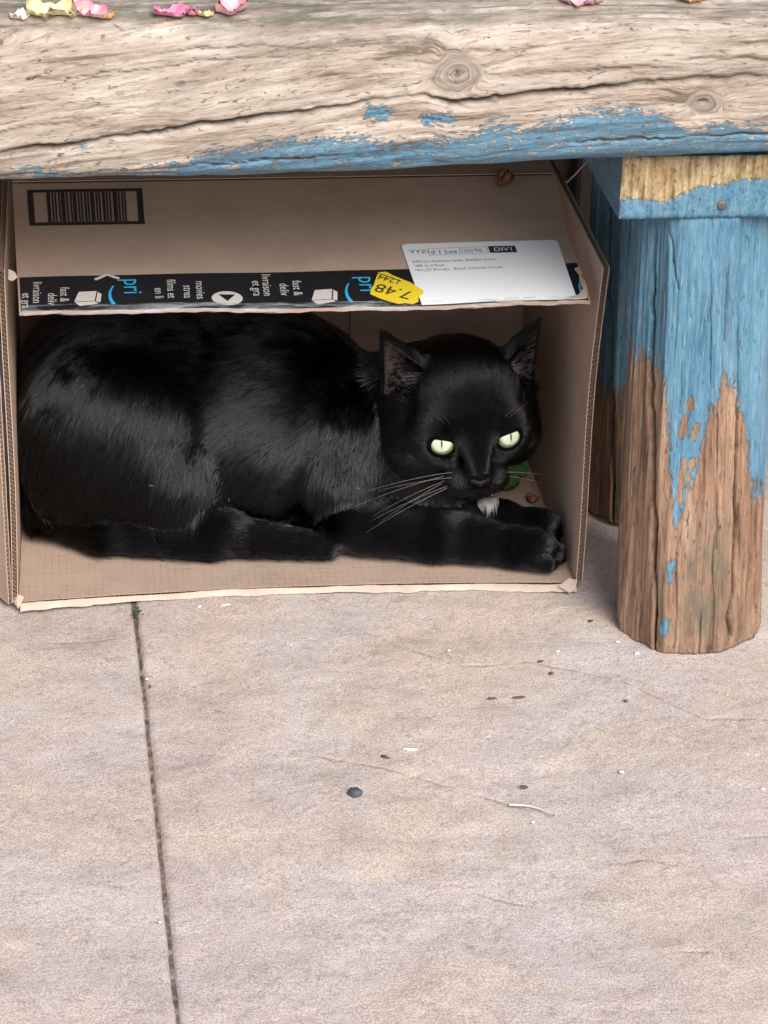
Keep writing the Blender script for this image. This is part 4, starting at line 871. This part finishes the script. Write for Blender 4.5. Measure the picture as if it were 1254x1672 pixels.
# pale hairs inside the ears
EP = []
for e in EARS:
    b, ax_, nf_, sd_, L = e
    for i in range(70):
        w = rng.uniform(-.016, .016); h0 = rng.uniform(.003, .012); p0 = b+ax_*h0+sd_*w+nf_*(.004+.10*abs(w)); d = ax_*rng.uniform(.5, 1.)+nf_*.45-sd_*w*30+rng.normal(0, .18, 3); d /= np.linalg.norm(d); l = rng.uniform(.007, .015)
        EP.append([p0+d*l*x-ax_*.15*l*x*x for x in np.linspace(0, 1, 4)])
LP = []
for i in range(8):
    k = rng.integers(len(pts)); q = pts[k]
    while not (.06 < q[0, 0] < .25 and q[0, 1] < .13 and q[0, 2] > .04): k = rng.integers(len(pts)); q = pts[k]
    d = rng.normal(0, 1, 3); d[1] = -abs(d[1])*.3; d /= np.linalg.norm(d); LP.append([q[-1]+[0, -.001, .0008]+d*.0030*x for x in np.linspace(0, 1, 4)])
lf = curves('lint', np.array(LP), np.full((len(LP), 1), .00028)*taper, M_pale, cat); lf['kind'] = 'stuff'
ef = curves('ear_tuft', np.array(EP), np.full((len(EP), 1), .00016)*taper, M_grey, cat); ef['kind'] = 'stuff'
# whiskers
def whisker(root, d, L, droop):
    root = hl(*root); d = np.array(d)@HR; d /= np.linalg.norm(d); x = np.linspace(0, 1, 8)
    p = root[None]+L*x[:, None]*d[None]+np.array([0, 0, -1])*(droop*L*x**2)[:, None]
    curves('whisker', p[None], (.00016*(1-.85*x))[None], M_wh, cat)
for k, (v, du, dv, L) in enumerate(((-.020, -.02, .10, .060), (-.0215, -.05, .02, .066), (-.023, .02, -.06, .070), (-.0245, .05, -.16, .066), (-.026, -.02, -.26, .062), (-.0275, .05, -.36, .055), (-.0255, .10, -.22, .072))):
    whisker((-.0145-.0030*(k % 3), v+.0022*((k*2) % 3-1), .0455-.0022*(k % 3)), (-1, dv, .12+du), L, .10)
for k, (v, dv, L) in enumerate(((-.0235, -.02, .036), (-.026, -.16, .034))): whisker((.016, v, .043), (1, dv, .1), L, .12)
for s in (-1, 1):
    for k in range(2): whisker((s*(.018+.004*k), .016, .037), (s*.5, .8, .35), .026, .05)

# ------------------------------------------------------------------ leaves, petals, litter
def blade(name, L, W, mat, loc, rot, curl=.2, twist=.2, ragged_=.15, seed=1, n=14, m=9, thick=.0003):
    r = np.random.default_rng(seed); s = np.linspace(0, 1, n); w = np.sin(np.pi*np.clip(s, .02, .985))**.75*(1+ragged_*r.normal(0, 1, n)); t = np.linspace(-1, 1, m)
    Sg, Tg = np.meshgrid(s, t, indexing='ij'); Wg = w[:, None]*W/2
    x = (Sg-.5)*L; y = Tg*Wg*(1+0*Sg); z = curl*W*Tg**2+curl*L*.6*(Sg-.5)**2*2+.12*W*np.sin(Sg*9+seed)*Tg+.06*W*r.normal(0, 1, Sg.shape)*(np.abs(Tg) > .7)
    z += twist*y*(Sg-.5)
    z -= z.min(); V = np.stack([x, y, z], -1).reshape(-1, 3); V2 = V-[0, 0, thick]; k = n*m
    bd = np.concatenate([np.arange(m), np.arange(1, n)*m+m-1, (n-1)*m+np.arange(m-2, -1, -1), np.arange(n-2, 0, -1)*m]); q = len(bd)
    F = grid_faces(n, m)+[f[::-1] for f in grid_faces(n, m, off=k)]+[(int(bd[i]), k+int(bd[i]), k+int(bd[(i+1) % q]), int(bd[(i+1) % q])) for i in range(q)]
    o = mesh_obj(name, np.vstack([V, V2]), F, mat); o.location = loc; o.rotation_euler = [math.radians(a) for a in rot]; return o
M_py = mat_petal('yellow_petal', (.64, .54, .22), (.80, .73, .45)); M_pp = mat_petal('pink_petal', (.72, .27, .33), (.84, .52, .54)); M_pm = mat_petal('magenta_petal', (.58, .12, .24), (.76, .32, .42)); M_pw = mat_petal('cream_petal', (.80, .66, .55), (.88, .80, .72)); M_po = mat_petal('orange_petal', (.75, .30, .07), (.85, .50, .22))
ZS = .4545
PG = 'fallen petals on the bench seat'
for nm, L, W, mt, loc, rot, cu_, lab in (
    ('petal', .012, .010, M_pw, (.0235, -.109, ZS-.002), (8, 0, 20), .25, 'small cream petal at the far left on the bench seat'),
    ('petal', .034, .020, M_py, (.0440, -.106, ZS-.001), (6, 0, 8), .22, 'large crumpled pale yellow petal on the bench seat'),
    ('petal', .022, .013, M_pp, (.0640, -.108, ZS-.001), (20, 8, -14), .40, 'pink petal curled beside the large yellow petal'),
    ('petal', .009, .006, M_po, (.0745, -.110, ZS-.002), (0, 0, 30), .3, 'tiny orange yellow petal tip beside the pink petal'),
    ('petal', .022, .010, M_pm, (.1120, -.109, ZS-.001), (15, 0, 5), .35, 'magenta petal lying left of the tiny yellow scrap'),
    ('petal', .009, .008, M_pm, (.1235, -.108, ZS-.001), (10, 5, 60), .4, 'small magenta petal scrap touching the yellow scrap'),
    ('petal', .010, .006, M_py, (.1315, -.1095, ZS-.0015), (0, 0, -10), .3, 'tiny yellow petal scrap between two pink petals'),
    ('petal', .020, .015, M_pp, (.1475, -.105, ZS-.0005), (18, -6, 12), .45, 'folded pink petal right of the tiny yellow scrap'),
    ('petal', .026, .015, M_pp, (.3580, -.098, ZS+.001), (12, 0, -6), .30, 'salmon pink petal at the top edge above the knot'),
    ('petal', .024, .013, M_po, (.4290, -.093, ZS+.001), (8, 0, 4), .30, 'orange petal at the top right of the bench seat')):
    o = blade(nm, L, W, mt, loc, rot, cu_, seed=int(loc[0]*1e4)); tag(o, lab, 'petal', PG)
M_leaf = mat_petal('green_leaf', (.05, .16, .03), (.11, .27, .06)); M_dry = mat_petal('dry_leaf', (.16, .07, .03), (.32, .15, .07)); M_rust = mat_petal('rusty_leaf', (.42, .13, .06), (.55, .24, .12))
tag(blade('leaf', .060, .030, M_leaf, (.372, .168, .0075), (4, -3, 62), .12, seed=5), 'green leaf on the box floor behind the cat\'s chin', 'leaf')
tag(blade('dry_leaf', .016, .009, M_rust, (.3865, .128, .007), (25, 20, 100), .5, seed=8), 'curled rusty red leaf scrap by the right wall of the box', 'leaf')
q = lay(.3525, .0135, .0006); tag(blade('dry_leaf', .021, .013, M_dry, tuple(q), (22, 14, 75), .75, seed=11), 'crumpled brown dry leaf on the box flap crease', 'leaf')
def tube(name, pts, r, mat, sides=6):
    p = np.array(pts, float); n = len(p); d = np.gradient(p, axis=0); d /= np.linalg.norm(d, axis=1)[:, None]; a = np.cross(d, [.13, .2, .97]); a /= np.linalg.norm(a, axis=1)[:, None]; b = np.cross(d, a)
    th = np.linspace(0, 2*math.pi, sides, endpoint=False); rr = r*(1-.35*np.linspace(0, 1, n)); V = p[:, None]+rr[:, None, None]*(np.cos(th)[None, :, None]*a[:, None]+np.sin(th)[None, :, None]*b[:, None])
    return mesh_obj(name, V.reshape(-1, 3), grid_faces(n, sides, cv=True)+[tuple(range(sides))[::-1], tuple(range((n-1)*sides, n*sides))], mat)
M_straw = mat_plain('pale_straw', (.62, .54, .44), .7, .1); M_husk = mat_plain('white_husk', (.74, .70, .64), .7, .1); M_peb = mat_plain('grey_pebble', (.07, .08, .09), .6, .4, 200., .5); M_twig = mat_plain('dark_twig', (.10, .065, .045), .9, .3); M_moss = mat_plain('moss', (.09, .13, .04), .9, .5, 400., .8)
def arc(a, b, bow, n=8, z=.0012):
    a = np.array(a); b = np.array(b); d = b-a; nrm = np.array([-d[1], d[0]]); x = np.linspace(0, 1, n); q = a+x[:, None]*d+np.sin(x*math.pi)[:, None]*nrm*bow; return [(u, v, z) for u, v in q]
tag(tube('straw', arc((.3065, -.276), (.3325, -.291), .14, z=.0008), .0008, M_straw), 'thin bent pale straw on the paving right of the dark pebble', 'straw')
tag(tube('straw', [(.3945, .100, .2735), (.402, .104, .2790), (.4075, .108, .2835), (.4175, .118, .2880)], .0006, M_straw), 'pale straw poking up between the box and the rear bench post', 'straw')
def lump(name, loc, r, mat, seed, rz=0.):
    bm = bmesh.new(); bmesh.ops.create_icosphere(bm, subdivisions=2, radius=1); rr = np.random.default_rng(seed); ph = rr.random(6)*6
    for v in bm.verts:
        k = 1+.22*math.sin(v.co.x*3+ph[0])*math.cos(v.co.y*4+ph[1])+.15*math.sin(v.co.z*5+ph[2]+v.co.x*2); v.co = Vector((v.co.x*r[0]*k, v.co.y*r[1]*k, v.co.z*r[2]*k))
    me = bpy.data.meshes.new(name); bm.to_mesh(me); bm.free(); me.materials.append(mat); me.polygons.foreach_set('use_smooth', [True]*len(me.polygons))
    o = link(bpy.data.objects.new(name, me)); o.location = loc; o.rotation_euler.z = rz; return o
tag(lump('pebble', (.2125, -.2575, .002), (.0046, .0040, .0034), M_peb, 3), 'small dark grey pebble lying on the paving', 'pebble')
HG = 'pale seed husks on the paving'
for (x, y, rx, ry, rz_, lab) in ((.2530, -.2076, .0068, .0017, -.1, 'long white husk on the paving above the dark pebble'), (.3835, -.2445, .0024, .0022, .3, 'round white husk on the paving right of the long white husk'), (.0872, -.1064, .0017, .0018, 0, 'white speck in the slab joint halfway to the box'),
     (.1265, -.0085, .0022, .0018, .2, 'white husk just in front of the box near the slab joint'), (.1450, -.0075, .0055, .0010, .1, 'thin pale sliver lying along the front of the box'), (.4235, -.0965, .0034, .0026, .6, 'cream husk against the foot of the front bench post'), (.4135, -.0800, .0022, .0016, -.5, 'small cream husk at the left corner of the post foot'), (.4682, -.2709, .0022, .0016, 0, 'white speck at the right edge of the paving'), (.3180, -.2960, .0016, .0012, 0, 'tiny white speck just below the bent straw'), (.0880, -.3800, .0014, .0014, 0, 'tiny white speck on the left slab near the bottom'), (.2945, -.0835, .0016, .0012, 0, 'tiny white speck between the box and the cracked streak'), (.3695, -.0900, .0018, .0014, 0, 'pale speck on the paving left of the post foot')):
    tag(lump('husk', (x, y, .0008), (rx*.75, ry*.7, .0007), M_husk, int(x*9999), rz_), lab, 'husk', HG)
TG = 'dark bits of twig and leaf on the paving'
for (x, y, rx, ry, rz_, lab) in ((.2360, -.2150, .0042, .0020, -.6, 'brown curled bit beside the long white husk'), (.4000, -.0489, .0030, .0024, .2, 'dark bit on the paving beside the post'), (.3555, -.1020, .0028, .0012, .1, 'dark bit on the paving below the box corner'), (.3600, -.1185, .0020, .0022, .4, 'brown crumb just below the dark bit'), (.3150, -.1480, .0045, .0008, 0, 'left brown streak of crumbs on the paving'), (.3330, -.1480, .0060, .0009, .05, 'right brown streak of crumbs on the paving'), (.4036, -.1580, .0020, .0018, 0, 'round brown crumb right of the streak of crumbs'), (.3190, -.2560, .0036, .0016, -.4, 'reddish brown crumb above the bent straw'), (.0890, -.1160, .0014, .0016, 0, 'black crumb in the slab joint below a white speck')):
    tag(lump('crumb', (x, y, .0004), (rx*.75, ry*.75, .0008), M_twig, int(x*7777), rz_), lab, 'crumb', TG)
def moss():
    r = np.random.default_rng(4); V, F = [], []
    for i in range(60):
        c = np.array([.0828, -.012, -.001])+r.normal(0, 1, 3)*[.0018, .0055, .0006]; s = .0008+.0007*r.random(); d = r.normal(0, 1, (4, 3)); d /= np.linalg.norm(d, axis=1)[:, None]; k = len(V); V += [tuple(c+s*x) for x in d]; F += [(k, k+1, k+2), (k, k+2, k+3), (k, k+1, k+3), (k+1, k+2, k+3)]
    return mesh_obj('moss', V, F, M_moss)
tag(moss(), 'small tuft of moss in the slab joint beside the box', 'moss', None, 'stuff')
